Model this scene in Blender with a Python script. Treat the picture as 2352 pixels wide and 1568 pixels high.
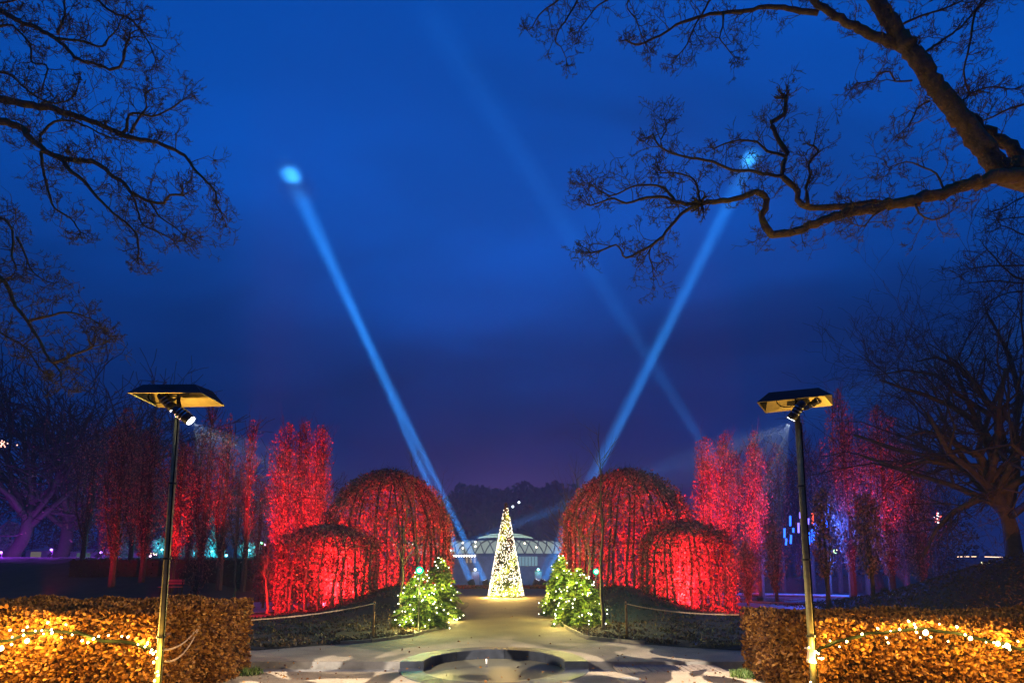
import bpy, math, random
import numpy as np
from mathutils import Vector, Matrix
from math import radians as R, sin, cos, pi

for _o in list(bpy.data.objects):
    bpy.data.objects.remove(_o)
scene = bpy.context.scene
COL = scene.collection
rng = random.Random(7)
nr = np.random.RandomState(11)

HAZE, BEAM, GOBO, SPILL, EF, ECONE, ERED, EGREEN = 0.0013, 2700.0, 4200.0, 4800.0, 48.0, 330.0, 5.6, .8
# ------------------------------------------------------------------ camera
CAM_Z, PITCH, FPX, V0 = 1.85, R(7.0), 1208.0, 1300 - 1208.0 * math.tan(R(7.0))
cam_d = bpy.data.cameras.new('camera')
cam_d.sensor_width = 36.0
cam_d.lens = 36.0 * FPX / 2352.0
cam_d.shift_y = (V0 - 784.0) / 2352.0
cam_d.clip_end = 3000.0
cam = bpy.data.objects.new('camera', cam_d)
cam.location = (0, 0, CAM_Z)
cam.rotation_euler = (R(90) + PITCH, 0, 0)
COL.objects.link(cam)
scene.camera = cam

# ------------------------------------------------------------------ world (blue hour sky)
world = bpy.data.worlds.new('World')
scene.world = world
world.use_nodes = True
nt = world.node_tree
for n in list(nt.nodes):
    nt.nodes.remove(n)
def N(t, kind, **kw):
    n = t.nodes.new(kind)
    for k, v in kw.items():
        if k.startswith('i_'):
            n.inputs[k[2:]].default_value = v
        else:
            setattr(n, k, v)
    return n
def ramp(t, stops, interp='EASE'):
    n = t.nodes.new('ShaderNodeValToRGB')
    n.color_ramp.interpolation = interp
    e = n.color_ramp.elements
    while len(e) < len(stops):
        e.new(0.5)
    for el, (p, c) in zip(e, stops):
        el.position = p
        el.color = (c[0], c[1], c[2], 1) if not isinstance(c, float) else (c, c, c, 1)
    return n
def math_n(t, op, a, b=None, c=None):
    n = t.nodes.new('ShaderNodeMath'); n.operation = op
    for i, x in enumerate((a, b, c)):
        if x is None: continue
        if isinstance(x, (int, float)): n.inputs[i].default_value = x
        else: t.links.new(x, n.inputs[i])
    return n.outputs[0]
L = nt.links
tc = N(nt, 'ShaderNodeTexCoord')
sep = N(nt, 'ShaderNodeSeparateXYZ'); L.new(tc.outputs['Generated'], sep.inputs[0])
sx, sy, sz = sep.outputs
grad = ramp(nt, [(0.0, (.004, .018, .085)), (.10, (.001, .020, .110)), (.26, (.0, .023, .145)), (.36, (.0, .033, .205)), (.47, (.0, .058, .350)),
                 (.56, (.0, .078, .46)), (1.0, (.0, .068, .42))])
L.new(math_n(nt, 'MAXIMUM', sz, 0.0), grad.inputs[0])
# soft cloud deck seen from below
zz = math_n(nt, 'ADD', math_n(nt, 'MAXIMUM', sz, 0.0), 0.22)
comb = N(nt, 'ShaderNodeCombineXYZ')
L.new(math_n(nt, 'DIVIDE', sx, zz), comb.inputs[0]); L.new(math_n(nt, 'DIVIDE', sy, zz), comb.inputs[1])
mp = N(nt, 'ShaderNodeMapping'); mp.inputs['Scale'].default_value = (.8, 1.5, 1); mp.inputs['Location'].default_value = (1.7, .6, 0); mp.inputs['Rotation'].default_value = (0, 0, .25)
L.new(comb.outputs[0], mp.inputs[0])
no = N(nt, 'ShaderNodeTexNoise', i_Scale=1.3, i_Detail=3.0, i_Roughness=.5, i_Distortion=.4); L.new(mp.outputs[0], no.inputs['Vector'])
cl = ramp(nt, [(.30, .66), (.5, .95), (.72, 1.25)]); L.new(no.outputs[0], cl.inputs[0])
mulc = N(nt, 'ShaderNodeMix', data_type='RGBA', blend_type='MULTIPLY'); mulc.inputs[0].default_value = 1
L.new(grad.outputs[0], mulc.inputs[6]); L.new(cl.outputs[0], mulc.inputs[7])
# town glow low on the horizon straight ahead
dx = math_n(nt, 'MULTIPLY', sx, 3.6)
dz = math_n(nt, 'MULTIPLY', math_n(nt, 'SUBTRACT', sz, 0.02), 5.0)
rr = math_n(nt, 'ADD', math_n(nt, 'MULTIPLY', dx, dx), math_n(nt, 'MULTIPLY', dz, dz))
gl = math_n(nt, 'MULTIPLY', math_n(nt, 'EXPONENT', math_n(nt, 'MULTIPLY', rr, -1.7)), math_n(nt, 'GREATER_THAN', sy, 0.0))
glc = N(nt, 'ShaderNodeMix', data_type='RGBA', blend_type='MIX'); L.new(gl, glc.inputs[0])
L.new(mulc.outputs[2], glc.inputs[6]); glc.inputs[7].default_value = (.115, .042, .165, 1)
# physical sky with the sun just under the horizon, very weak
sky = N(nt, 'ShaderNodeTexSky'); sky.sky_type = 'NISHITA'; sky.sun_disc = False; sky.sun_elevation = R(-5); sky.sun_rotation = R(200)
b1 = N(nt, 'ShaderNodeBackground'); b1.inputs[1].default_value = 1.0; L.new(glc.outputs[2], b1.inputs[0])
b2 = N(nt, 'ShaderNodeBackground'); b2.inputs[1].default_value = 0.012; L.new(sky.outputs[0], b2.inputs[0])
ad = N(nt, 'ShaderNodeAddShader'); L.new(b1.outputs[0], ad.inputs[0]); L.new(b2.outputs[0], ad.inputs[1])
wo = N(nt, 'ShaderNodeOutputWorld'); L.new(ad.outputs[0], wo.inputs[0])
world.cycles.sampling_method = 'MANUAL'; world.cycles.sample_map_resolution = 256

# ------------------------------------------------------------------ render settings
scene.view_settings.view_transform = 'Standard'
scene.view_settings.look = 'None'
scene.view_settings.exposure = 0
scene.view_settings.gamma = 1
cy = scene.cycles
cy.max_bounces = 4; cy.diffuse_bounces = 2; cy.glossy_bounces = 2; cy.transmission_bounces = 3
cy.volume_bounces = 0; cy.transparent_max_bounces = 6
cy.sample_clamp_indirect = 1.5; cy.sample_clamp_direct = 0
cy.use_denoising = True
cy.caustics_reflective = False; cy.caustics_refractive = False
cy.use_light_tree = True

# ------------------------------------------------------------------ pixel -> place helpers (2352 x 1568 grid)
def ray(u, v):
    xc = (u - 1176.0) / FPX; yc = -(v - V0) / FPX
    return (xc, cos(PITCH) - yc * sin(PITCH), sin(PITCH) + yc * cos(PITCH))
def at(u, v, Y):
    d = ray(u, v); s = Y / d[1]
    return Vector((d[0] * s, Y, CAM_Z + d[2] * s))
def atz(u, v, z=0.0):
    d = ray(u, v); s = (z - CAM_Z) / d[2]
    return Vector((d[0] * s, d[1] * s, z))

# ------------------------------------------------------------------ object helpers
def tag(o, label=None, cat=None, group=None, kind=None):
    if label: o['label'] = label
    if cat: o['category'] = cat
    if group: o['group'] = group
    if kind: o['kind'] = kind
    return o
def empty(name, loc=(0, 0, 0), label=None, cat=None, group=None):
    o = bpy.data.objects.new(name, None); COL.objects.link(o); o.location = loc
    o.empty_display_size = .2
    return tag(o, label, cat, group)
def link(name, me, mat, parent=None, smooth=False):
    if mat is not None and not me.materials: me.materials.append(mat)
    if smooth:
        me.polygons.foreach_set('use_smooth', [True] * len(me.polygons))
    o = bpy.data.objects.new(name, me); COL.objects.link(o)
    if parent is not None:
        o.parent = parent
        o.location = -parent.location      # meshes are written in world coordinates
    return o
def np_mesh(name, V, F):
    """V (n,3), F (m,k) uniform k"""
    me = bpy.data.meshes.new(name)
    V = np.asarray(V, dtype=np.float32).reshape(-1, 3); F = np.asarray(F, dtype=np.int32)
    m, k = F.shape
    me.vertices.add(len(V)); me.vertices.foreach_set('co', V.ravel())
    me.loops.add(m * k); me.loops.foreach_set('vertex_index', F.ravel())
    me.polygons.add(m); me.polygons.foreach_set('loop_start', np.arange(0, m * k, k, dtype=np.int32))
    me.polygons.foreach_set('loop_total', np.full(m, k, dtype=np.int32))
    me.update(calc_edges=True)
    return me
class MB:
    def __init__(s): s.v = []; s.f = []
    def add(s, vs, fs):
        b = len(s.v); s.v += [tuple(x) for x in vs]; s.f += [tuple(b + i for i in f) for f in fs]; return s
    def box(s, c, d, rz=0.0, rx=0.0, ry=0.0):
        M = Matrix.Translation(c) @ Matrix.Rotation(rz, 4, 'Z') @ Matrix.Rotation(ry, 4, 'Y') @ Matrix.Rotation(rx, 4, 'X')
        vs = [M @ Vector((x * d[0] / 2, y * d[1] / 2, z * d[2] / 2)) for x in (-1, 1) for y in (-1, 1) for z in (-1, 1)]
        return s.add(vs, [(0, 1, 3, 2), (4, 6, 7, 5), (0, 4, 5, 1), (2, 3, 7, 6), (0, 2, 6, 4), (1, 5, 7, 3)])
    def tube(s, pts, rad, n=8, cap=True):
        pts = [Vector(p) for p in pts]
        if isinstance(rad, (int, float)): rad = [rad] * len(pts)
        up = Vector((.13, .21, 1)); vs = []; m = len(pts)
        for i, p in enumerate(pts):
            t = (pts[min(i + 1, m - 1)] - pts[max(i - 1, 0)])
            t = t.normalized() if t.length > 1e-9 else Vector((0, 0, 1))
            a = t.cross(up)
            if a.length < .05: a = t.cross(Vector((1, .1, 0)))
            a.normalize(); b = t.cross(a)
            for k in range(n):
                an = 2 * pi * k / n
                vs.append(p + (a * cos(an) + b * sin(an)) * rad[i])
        fs = [(i * n + k, i * n + (k + 1) % n, (i + 1) * n + (k + 1) % n, (i + 1) * n + k) for i in range(m - 1) for k in range(n)]
        if cap: fs += [tuple(range(n))[::-1], tuple((m - 1) * n + k for k in range(n))]
        return s.add(vs, fs)
    def lathe(s, c, prof, n=16):
        vs = [(c[0] + r * cos(2 * pi * k / n), c[1] + r * sin(2 * pi * k / n), c[2] + z) for r, z in prof for k in range(n)]
        fs = [(i * n + k, i * n + (k + 1) % n, (i + 1) * n + (k + 1) % n, (i + 1) * n + k) for i in range(len(prof) - 1) for k in range(n)]
        return s.add(vs, fs)
    def build(s, name, mat, parent=None, smooth=False):
        me = bpy.data.meshes.new(name); me.from_pydata([tuple(v) for v in s.v], [], s.f); me.update()
        return link(name, me, mat, parent, smooth)

def unit(a):
    return a / np.maximum(np.linalg.norm(a, axis=-1, keepdims=True), 1e-9)
def batch_tubes(polys, n=3):
    """polys: list of (pts (k,3), radii (k)) with equal k -> V, F"""
    P = np.array([p for p, r in polys], dtype=np.float64); Rd = np.array([r for p, r in polys], dtype=np.float64)
    m, k, _ = P.shape
    T = np.empty_like(P); T[:, 1:-1] = P[:, 2:] - P[:, :-2]; T[:, 0] = P[:, 1] - P[:, 0]; T[:, -1] = P[:, -1] - P[:, -2]
    T = unit(T)
    up = np.array([.13, .37, .92])
    A = unit(np.cross(T, up)); B = np.cross(T, A)
    an = np.arange(n) * 2 * pi / n
    V = P[:, :, None, :] + Rd[:, :, None, None] * (A[:, :, None, :] * np.cos(an)[None, None, :, None] + B[:, :, None, :] * np.sin(an)[None, None, :, None])
    V = V.reshape(-1, 3)
    base = (np.arange(m) * k * n)[:, None, None]
    i = np.arange(k - 1)[None, :, None] * n; j = np.arange(n)[None, None, :]; j2 = (j + 1) % n
    F = np.stack([base + i + j, base + i + j2, base + i + n + j2, base + i + n + j], -1).reshape(-1, 4)
    return V, F
def join_vf(lst):
    Vs = []; Fs = []; b = 0
    for V, F in lst:
        Vs.append(V); Fs.append(F + b); b += len(V)
    return np.concatenate(Vs), np.concatenate(Fs)
def leaves_vf(P, size, aspect=.6, D=None, rs=nr, spread=1.0, fold=.25):
    """folded leaves, two quads each. P (n,3), size (n) or float, D preferred length direction"""
    n = len(P); size = np.broadcast_to(np.asarray(size, float), (n,)) * (0.7 + .6 * rs.rand(n))
    d = rs.randn(n, 3)
    if D is not None: d = np.asarray(D) + d * spread * .6
    d = unit(d); a = unit(np.cross(d, rs.randn(n, 3))); c = np.cross(d, a)
    s = size[:, None]; w = s * aspect * .5
    base = P; tip = P + d * s + c * s * .08
    l1 = P + d * s * .30 + a * w + c * w * fold; l2 = P + d * s * .72 + a * w * .8 + c * w * fold
    r1 = P + d * s * .30 - a * w + c * w * fold; r2 = P + d * s * .72 - a * w * .8 + c * w * fold
    V = np.stack([base, l1, l2, tip, r2, r1], 1).reshape(-1, 3)
    b = (np.arange(n) * 6)[:, None]
    F = np.concatenate([b + np.array([[0, 1, 2, 3]]), b + np.array([[0, 3, 4, 5]])], 1).reshape(-1, 4)
    return V, F
def diam_vf(P, size, aspect=.5, D=None, rs=nr, spread=1.0):
    n = len(P); size = np.broadcast_to(np.asarray(size, float), (n,)) * (0.6 + .8 * rs.rand(n))
    d = rs.randn(n, 3)
    if D is not None: d = np.asarray(D) + d * spread * .6
    d = unit(d); a = unit(np.cross(d, rs.randn(n, 3)))
    s = size[:, None]; w = s * aspect * .5
    V = np.stack([P - d * s * .5, P + a * w, P + d * s * .5, P - a * w], 1).reshape(-1, 3)
    F = (np.arange(n) * 4)[:, None] + np.array([[0, 1, 2, 3]])
    return V, F

def twig(out, r_, p, d, Ln, rad, lvl, maxl, nk, wob=.5, up=.12, ratio=.55, K=5, ang=(.5, 1.1), tip=.45):
    """crooked recursive twig; pts are tuples"""
    pts = [p]; q = p; dd = d; step = Ln / (K - 1)
    dirs = []
    for i in range(K - 1):
        dd = Vector((dd[0] + r_.gauss(0, wob), dd[1] + r_.gauss(0, wob), dd[2] + r_.gauss(0, wob) + up)).normalized()
        q = q + dd * step; pts.append(q); dirs.append(dd)
    rads = [rad * (1 - (1 - tip) * i / (K - 1)) for i in range(K)]
    out.append(([tuple(x) for x in pts], rads))
    if lvl < maxl:
        for c in range(nk):
            i = r_.randint(1, K - 1); base = pts[i]; bd = dirs[i - 1]
            ax = Vector((r_.gauss(0, 1), r_.gauss(0, 1), r_.gauss(0, 1))); ax = bd.cross(ax).normalized()
            a = r_.uniform(*ang); nd = bd * cos(a) + ax * sin(a)
            twig(out, r_, base, nd, Ln * ratio * r_.uniform(.7, 1.3), rads[i] * .62, lvl + 1, maxl, nk, wob, up, ratio, K, ang, tip)

# ------------------------------------------------------------------ materials
def new_mat(name):
    m = bpy.data.materials.new(name); m.use_nodes = True
    t = m.node_tree; b = t.nodes['Principled BSDF']
    return m, t, b
def mat_plain(name, col, rough=.7, metal=0.0, var=.25, scale=6.0, bump=0.0, bscale=40.0, col2=None, spec=None):
    m, t, b = new_mat(name)
    tcn = N(t, 'ShaderNodeTexCoord')
    n1 = N(t, 'ShaderNodeTexNoise', i_Scale=scale, i_Detail=6.0, i_Roughness=.62); t.links.new(tcn.outputs['Object'], n1.inputs['Vector'])
    lo = tuple(c * (1 - var) for c in col); hi = col2 if col2 else tuple(min(1, c * (1 + var)) for c in col)
    rp = ramp(t, [(.32, lo), (.68, hi)], 'LINEAR'); t.links.new(n1.outputs[0], rp.inputs[0])
    t.links.new(rp.outputs[0], b.inputs['Base Color'])
    b.inputs['Roughness'].default_value = rough; b.inputs['Metallic'].default_value = metal
    if spec is not None: b.inputs['Specular IOR Level'].default_value = spec
    if bump:
        n2 = N(t, 'ShaderNodeTexNoise', i_Scale=bscale, i_Detail=4.0); t.links.new(tcn.outputs['Object'], n2.inputs['Vector'])
        bp = N(t, 'ShaderNodeBump', i_Strength=bump, i_Distance=.02); t.links.new(n2.outputs[0], bp.inputs['Height'])
        t.links.new(bp.outputs[0], b.inputs['Normal'])
    return m
def mat_leaf(name, cols, rough=.55, trans=.25):
    m, t, b = new_mat(name)
    g = N(t, 'ShaderNodeNewGeometry')
    k = len(cols); rp = ramp(t, [((i + .5) / k, c) for i, c in enumerate(cols)], 'LINEAR')
    t.links.new(g.outputs['Random Per Island'], rp.inputs[0]); t.links.new(rp.outputs[0], b.inputs['Base Color'])
    b.inputs['Roughness'].default_value = rough; b.inputs['Specular IOR Level'].default_value = .3
    tr = N(t, 'ShaderNodeBsdfTranslucent'); t.links.new(rp.outputs[0], tr.inputs[0])
    mx = N(t, 'ShaderNodeMixShader'); mx.inputs[0].default_value = trans
    t.links.new(b.outputs[0], mx.inputs[1]); t.links.new(tr.outputs[0], mx.inputs[2])
    t.links.new(mx.outputs[0], t.nodes['Material Output'].inputs[0])
    return m
def mat_emit(name, col, st, sample=False):
    m = bpy.data.materials.new(name); m.use_nodes = True; t = m.node_tree
    t.nodes.remove(t.nodes['Principled BSDF'])
    e = N(t, 'ShaderNodeEmission'); e.inputs[0].default_value = (*col, 1); e.inputs[1].default_value = st
    t.links.new(e.outputs[0], t.nodes['Material Output'].inputs[0])
    m.cycles.emission_sampling = 'AUTO' if sample else 'NONE'
    return m
def mat_bark(name, base, moss, amt=.5, bump=.8, scale=9.0):
    m, t, b = new_mat(name)
    tcn = N(t, 'ShaderNodeTexCoord')
    n1 = N(t, 'ShaderNodeTexNoise', i_Scale=scale, i_Detail=8.0, i_Roughness=.7); t.links.new(tcn.outputs['Object'], n1.inputs['Vector'])
    rp = ramp(t, [(.35, tuple(c * .5 for c in base)), (.65, tuple(c * 1.3 for c in base))], 'LINEAR'); t.links.new(n1.outputs[0], rp.inputs[0])
    n2 = N(t, 'ShaderNodeTexNoise', i_Scale=scale * .45, i_Detail=7.0, i_Roughness=.7); t.links.new(tcn.outputs['Object'], n2.inputs['Vector'])
    g = N(t, 'ShaderNodeNewGeometry'); sp = N(t, 'ShaderNodeSeparateXYZ'); t.links.new(g.outputs['Normal'], sp.inputs[0])
    f = math_n(t, 'MULTIPLY_ADD', sp.outputs[2], .22, n2.outputs[0])
    fr = ramp(t, [(.62 - amt * .25, 0.0), (.74 - amt * .25, 1.0)]); t.links.new(f, fr.inputs[0])
    mx = N(t, 'ShaderNodeMix', data_type='RGBA'); t.links.new(fr.outputs[0], mx.inputs[0]); t.links.new(rp.outputs[0], mx.inputs[6]); mx.inputs[7].default_value = (*moss, 1)
    t.links.new(mx.outputs[2], b.inputs['Base Color']); b.inputs['Roughness'].default_value = .9
    bp = N(t, 'ShaderNodeBump', i_Strength=bump, i_Distance=.03)
    n3 = N(t, 'ShaderNodeTexNoise', i_Scale=scale * 3.5, i_Detail=6.0); t.links.new(tcn.outputs['Object'], n3.inputs['Vector'])
    t.links.new(n3.outputs[0], bp.inputs['Height']); t.links.new(bp.outputs[0], b.inputs['Normal'])
    return m

M = {}
M['grass'] = mat_plain('lawn_grass', (.016, .017, .008), .95, var=.5, scale=1.7, bump=.6, bscale=30)
M['soil'] = mat_plain('bed_soil', (.016, .010, .005), .95, var=.5, scale=4, bump=.8, bscale=20)
M['bark_moss'] = mat_bark('mossy_bark', (.11, .075, .045), (.085, .10, .018), .55)
M['bark_dark'] = mat_bark('dark_bark', (.06, .042, .030), (.04, .05, .015), .25)
M['bark_young'] = mat_bark('young_bark', (.14, .11, .06), (.12, .14, .04), .5, .3)
M['twig'] = mat_plain('twig_bark', (.060, .048, .024), .85, var=.35, scale=5)
M['twig_far'] = mat_plain('far_twig_bark', (.035, .024, .02), .9, var=.35, scale=3)
M['hedge_leaf'] = mat_leaf('dry_beech_leaf', [(.07, .022, .004), (.22, .082, .012), (.34, .145, .022), (.14, .050, .008), (.40, .19, .035), (.10, .035, .006)], trans=.3)
M['hedge_leaf_green'] = mat_leaf('greenish_hedge_leaf', [(.09, .10, .02), (.16, .15, .03), (.25, .12, .03)], trans=.3)
M['red_leaf'] = mat_leaf('dry_hornbeam_leaf', [(.05, .025, .015), (.38, .20, .12), (.12, .06, .035), (.60, .34, .20), (.08, .04, .025), (.28, .13, .08)], trans=.35)
M['pop_leaf'] = mat_leaf('poplar_leaf', [(.08, .045, .03), (.30, .16, .10), (.16, .09, .055), (.42, .25, .16), (.12, .06, .04)], trans=.35)
M['needle'] = mat_leaf('fir_needle', [(.022, .060, .006), (.065, .13, .010), (.13, .17, .014)], trans=.15)
M['core'] = mat_plain('hedge_core', (.025, .014, .007), .95, var=.4)
M['steel_dark'] = mat_plain('dark_steel', (.03, .03, .03), .45, .6, var=.2)
M['pole'] = mat_plain('weathered_pole', (.20, .18, .08), .5, .25, var=.35, scale=9)
M['hood_out'] = mat_plain('hood_outside', (.02, .02, .022), .55, .3, var=.2)
M['hood_in'] = mat_plain('hood_inside', (.42, .34, .17), .38, .7, var=.25, scale=7)
M['chrome'] = mat_plain('bright_metal', (.55, .53, .50), .25, .95, var=.1)
M['rope'] = mat_plain('hemp_rope', (.30, .20, .13), .9, var=.2, scale=60, bump=.4, bscale=200)
M['wood'] = mat_plain('post_wood', (.42, .24, .08), .8, var=.3, scale=12, bump=.3)
M['plank'] = mat_plain('deck_plank', (.21, .16, .12), .75, var=.35, scale=8, bump=.3)
M['kerb'] = mat_plain('kerb_stone', (.20, .17, .11), .8, var=.3, scale=5, bump=.3)
M['glass_water'] = None
M['led_warm'] = mat_emit('warm_led', (1.0, .70, .24), 26)
M['led_white'] = mat_emit('white_led', (1.0, .84, .60), 6)
M['led_cool'] = mat_emit('cool_led', (1.0, .90, .74), 14)
M['led_green'] = mat_emit('green_lens', (.01, 1.0, .42), 1.5)
M['lens'] = mat_emit('lamp_lens', (.92, .95, 1.0), 14)
# ------------------------------------------------------------------ lights helper
def lamp(name, kind, loc, col, energy, target=None, angle=60, blend=.6, size=.1, parent=None):
    d = bpy.data.lights.new(name, kind); d.color = col; d.energy = energy
    if kind == 'SPOT':
        d.spot_size = R(angle); d.spot_blend = blend; d.shadow_soft_size = size
    elif kind == 'POINT':
        d.shadow_soft_size = size
    o = bpy.data.objects.new(name, d); COL.objects.link(o); o.location = loc
    if target is not None:
        o.rotation_euler = (Vector(target) - Vector(loc)).to_track_quat('-Z', 'Y').to_euler()
    return o

# ------------------------------------------------------------------ terrain
def ss(a, b, x):
    t = np.clip((x - a) / (b - a), 0, 1); return t * t * (3 - 2 * t)
def hterrain(x, y):
    x = np.asarray(x, float); y = np.asarray(y, float)
    h = np.zeros(np.broadcast(x, y).shape)
    h = h + 2.55 * ss(24, 41, y) * ss(13.0, 21, -x)                       # grassy bank on the left
    h = h + 2.5 * ss(12.4, 20, x) * np.exp(-((y - 18.5) / 6.0) ** 2)      # mound on the right
    h = h - 1.7 * ss(53, 60, y) * (1 - ss(16, 26, np.abs(x)))              # ground drops behind the end of the path
    h = h + np.maximum(0, 0.98 * np.exp(-((x + 5.2) / 2.1) ** 2 - ((y - 24.5) / 4.6) ** 2) - .08)
    h = h + np.maximum(0, 0.98 * np.exp(-((x - 4.9) / 2.1) ** 2 - ((y - 24.5) / 4.6) ** 2) - .08)
    h = h + 62 * ss(230, 420, y) * (.8 + .2 * np.sin(x * .017 + 1)) * np.exp(-((x + 10) / 260) ** 2)
    return h
def hz_(x, y): return float(hterrain(x, y))
xs = np.concatenate([np.linspace(-600, -45, 14), np.linspace(-42, 42, 169), np.linspace(45, 600, 14)])
ys = np.concatenate([np.linspace(-60, -3, 6), np.linspace(0, 64, 129), np.linspace(68, 900, 60)])
X, Y = np.meshgrid(xs, ys)
Z = hterrain(X, Y) - .02
fine = (np.abs(X) < 43) & (Y > 8) & (Y < 62)
Z += np.where(fine & ((np.abs(X) > 9) | (Y > 40)), (nr.rand(*X.shape) - .5) * .06, 0)
Z = np.where((Y < 11.6) & (Y > 8) & (np.abs(X) < 9), Z - .35, Z)          # sunk under rill and basin
nx, ny = len(xs), len(ys)
ii = np.arange(nx * ny).reshape(ny, nx)
F = np.stack([ii[:-1, :-1], ii[:-1, 1:], ii[1:, 1:], ii[1:, :-1]], -1).reshape(-1, 4)
g = link('ground', np_mesh('ground', np.stack([X, Y, Z], -1), F), M['grass'], smooth=True)
tag(g, 'dark lawn with low banks either side of the park path', kind='structure')

# ------------------------------------------------------------------ sandy paving
def mat_sand():
    m, t, b = new_mat('pale_sand')
    tcn = N(t, 'ShaderNodeTexCoord')
    n1 = N(t, 'ShaderNodeTexNoise', i_Scale=1.1, i_Detail=6.0, i_Roughness=.6); t.links.new(tcn.outputs['Object'], n1.inputs['Vector'])
    n2 = N(t, 'ShaderNodeTexNoise', i_Scale=120.0, i_Detail=3.0); t.links.new(tcn.outputs['Object'], n2.inputs['Vector'])
    rp = ramp(t, [(.35, (.20, .155, .105)), (.65, (.30, .24, .165))], 'LINEAR'); t.links.new(n1.outputs[0], rp.inputs[0])
    r2 = ramp(t, [(.36, (.55, .55, .55)), (.60, (1.15, 1.15, 1.15))], 'LINEAR'); t.links.new(n2.outputs[0], r2.inputs[0])
    mx = N(t, 'ShaderNodeMix', data_type='RGBA', blend_type='MULTIPLY'); mx.inputs[0].default_value = 1
    t.links.new(rp.outputs[0], mx.inputs[6]); t.links.new(r2.outputs[0], mx.inputs[7]); t.links.new(mx.outputs[2], b.inputs['Base Color'])
    b.inputs['Roughness'].default_value = .85
    bp = N(t, 'ShaderNodeBump', i_Strength=.5, i_Distance=.01); t.links.new(n2.outputs[0], bp.inputs['Height']); t.links.new(bp.outputs[0], b.inputs['Normal'])
    return m
M['sand'] = mat_sand()
def mat_gravel_light_fade():
    m = mat_sand(); m.name = 'path_gravel_light_fade'; t = m.node_tree; b = t.nodes['Principled BSDF']
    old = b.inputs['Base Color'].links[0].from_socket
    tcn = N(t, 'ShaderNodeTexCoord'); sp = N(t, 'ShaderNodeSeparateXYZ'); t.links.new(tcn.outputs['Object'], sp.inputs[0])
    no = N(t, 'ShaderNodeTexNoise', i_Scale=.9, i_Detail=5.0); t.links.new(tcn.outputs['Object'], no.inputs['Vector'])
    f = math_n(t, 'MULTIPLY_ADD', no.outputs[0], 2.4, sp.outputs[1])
    rp = ramp(t, [(0.0, (1, 1, 1)), (1.0, (.42, .36, .25))]); t.links.new(math_n(t, 'DIVIDE', math_n(t, 'SUBTRACT', f, 13.0), 5.0), rp.inputs[0])  # sand to darker gravel; the gradual dimming of light is painted into this blend
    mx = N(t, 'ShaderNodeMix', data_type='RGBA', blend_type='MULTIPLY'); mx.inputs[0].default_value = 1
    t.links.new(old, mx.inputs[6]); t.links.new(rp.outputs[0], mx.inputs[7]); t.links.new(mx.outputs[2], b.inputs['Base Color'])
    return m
M['gravel_light_fade'] = mat_gravel_light_fade()
LK = [(11.2, -6.6), (12.1, -5.6), (12.8, -4.3), (13.3, -3.37), (14.4, -2.57), (16, -2.2), (19.4, -2.12), (23.5, -2.26), (28, -3.0), (31, -4.0), (36, -4.6), (46, -4.8), (52, -4.8)]
RK = [(11.2, 6.2), (11.9, 5.1), (12.4, 3.94), (13.1, 2.87), (13.8, 1.93), (16, 1.64), (20.7, 1.52), (26.3, 1.9), (30, 2.8), (34, 3.6), (38, 4.0), (46, 4.2), (52, 4.3)]
def interp(tab, y):
    return float(np.interp(y, [a for a, b in tab], [b for a, b in tab]))
b_ = MB()
yr = list(np.linspace(11.9, 52, 60))
vs = []; fs = []
for i, y in enumerate(yr):
    l, r = interp(LK, y), interp(RK, y)
    for k in range(9): vs.append((l + (r - l) * k / 8, y, .004))
for i in range(len(yr) - 1):
    for k in range(8): a = i * 9 + k; fs.append((a, a + 1, a + 10, a + 9))
b_.add(vs, fs); p = b_.build('path', M['gravel_light_fade']); tag(p, 'sandy path running straight back to the cone tree', kind='structure')
# terrace (beyond the rill) with a hole for the round basin
BC, BR, BRI = Vector((-.33, 10.05, 0)), 1.74, 1.30
RY0, RY1 = 9.62, 10.62
def strip_with_hole(name, y0, y1, x0, x1, label, hole=True):
    """sheet between y0 and y1, cut out by the basin's outer circle"""
    xsl = sorted(set([x0, x1] + list(np.linspace(x0, x1, 30)) + [BC.x + BR * cos(a) for a in np.linspace(0, pi, 41)]))
    vs = []; fs = []
    for x in xsl:
        dxx = abs(x - BC.x); lo, hi = y0, y1
        if dxx < BR and hole:
            hy = math.sqrt(BR * BR - dxx * dxx)
            if y1 > BC.y: lo = max(y0, BC.y + hy)
            else: hi = min(y1, BC.y - hy)
        vs += [(x, lo, .002), (x, hi, .002)]
    for i in range(len(xsl) - 1): fs.append((2 * i, 2 * i + 2, 2 * i + 3, 2 * i + 1))
    mb = MB().add(vs, fs); o = mb.build(name, M['sand']); return tag(o, label, kind='structure')
strip_with_hole('terrace', RY1, 12.0, -9, 9, 'pale sandy terrace beyond the rill')
strip_with_hole('plaza', -4, RY0, -9, 9, 'pale sandy plaza in the foreground')
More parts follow.
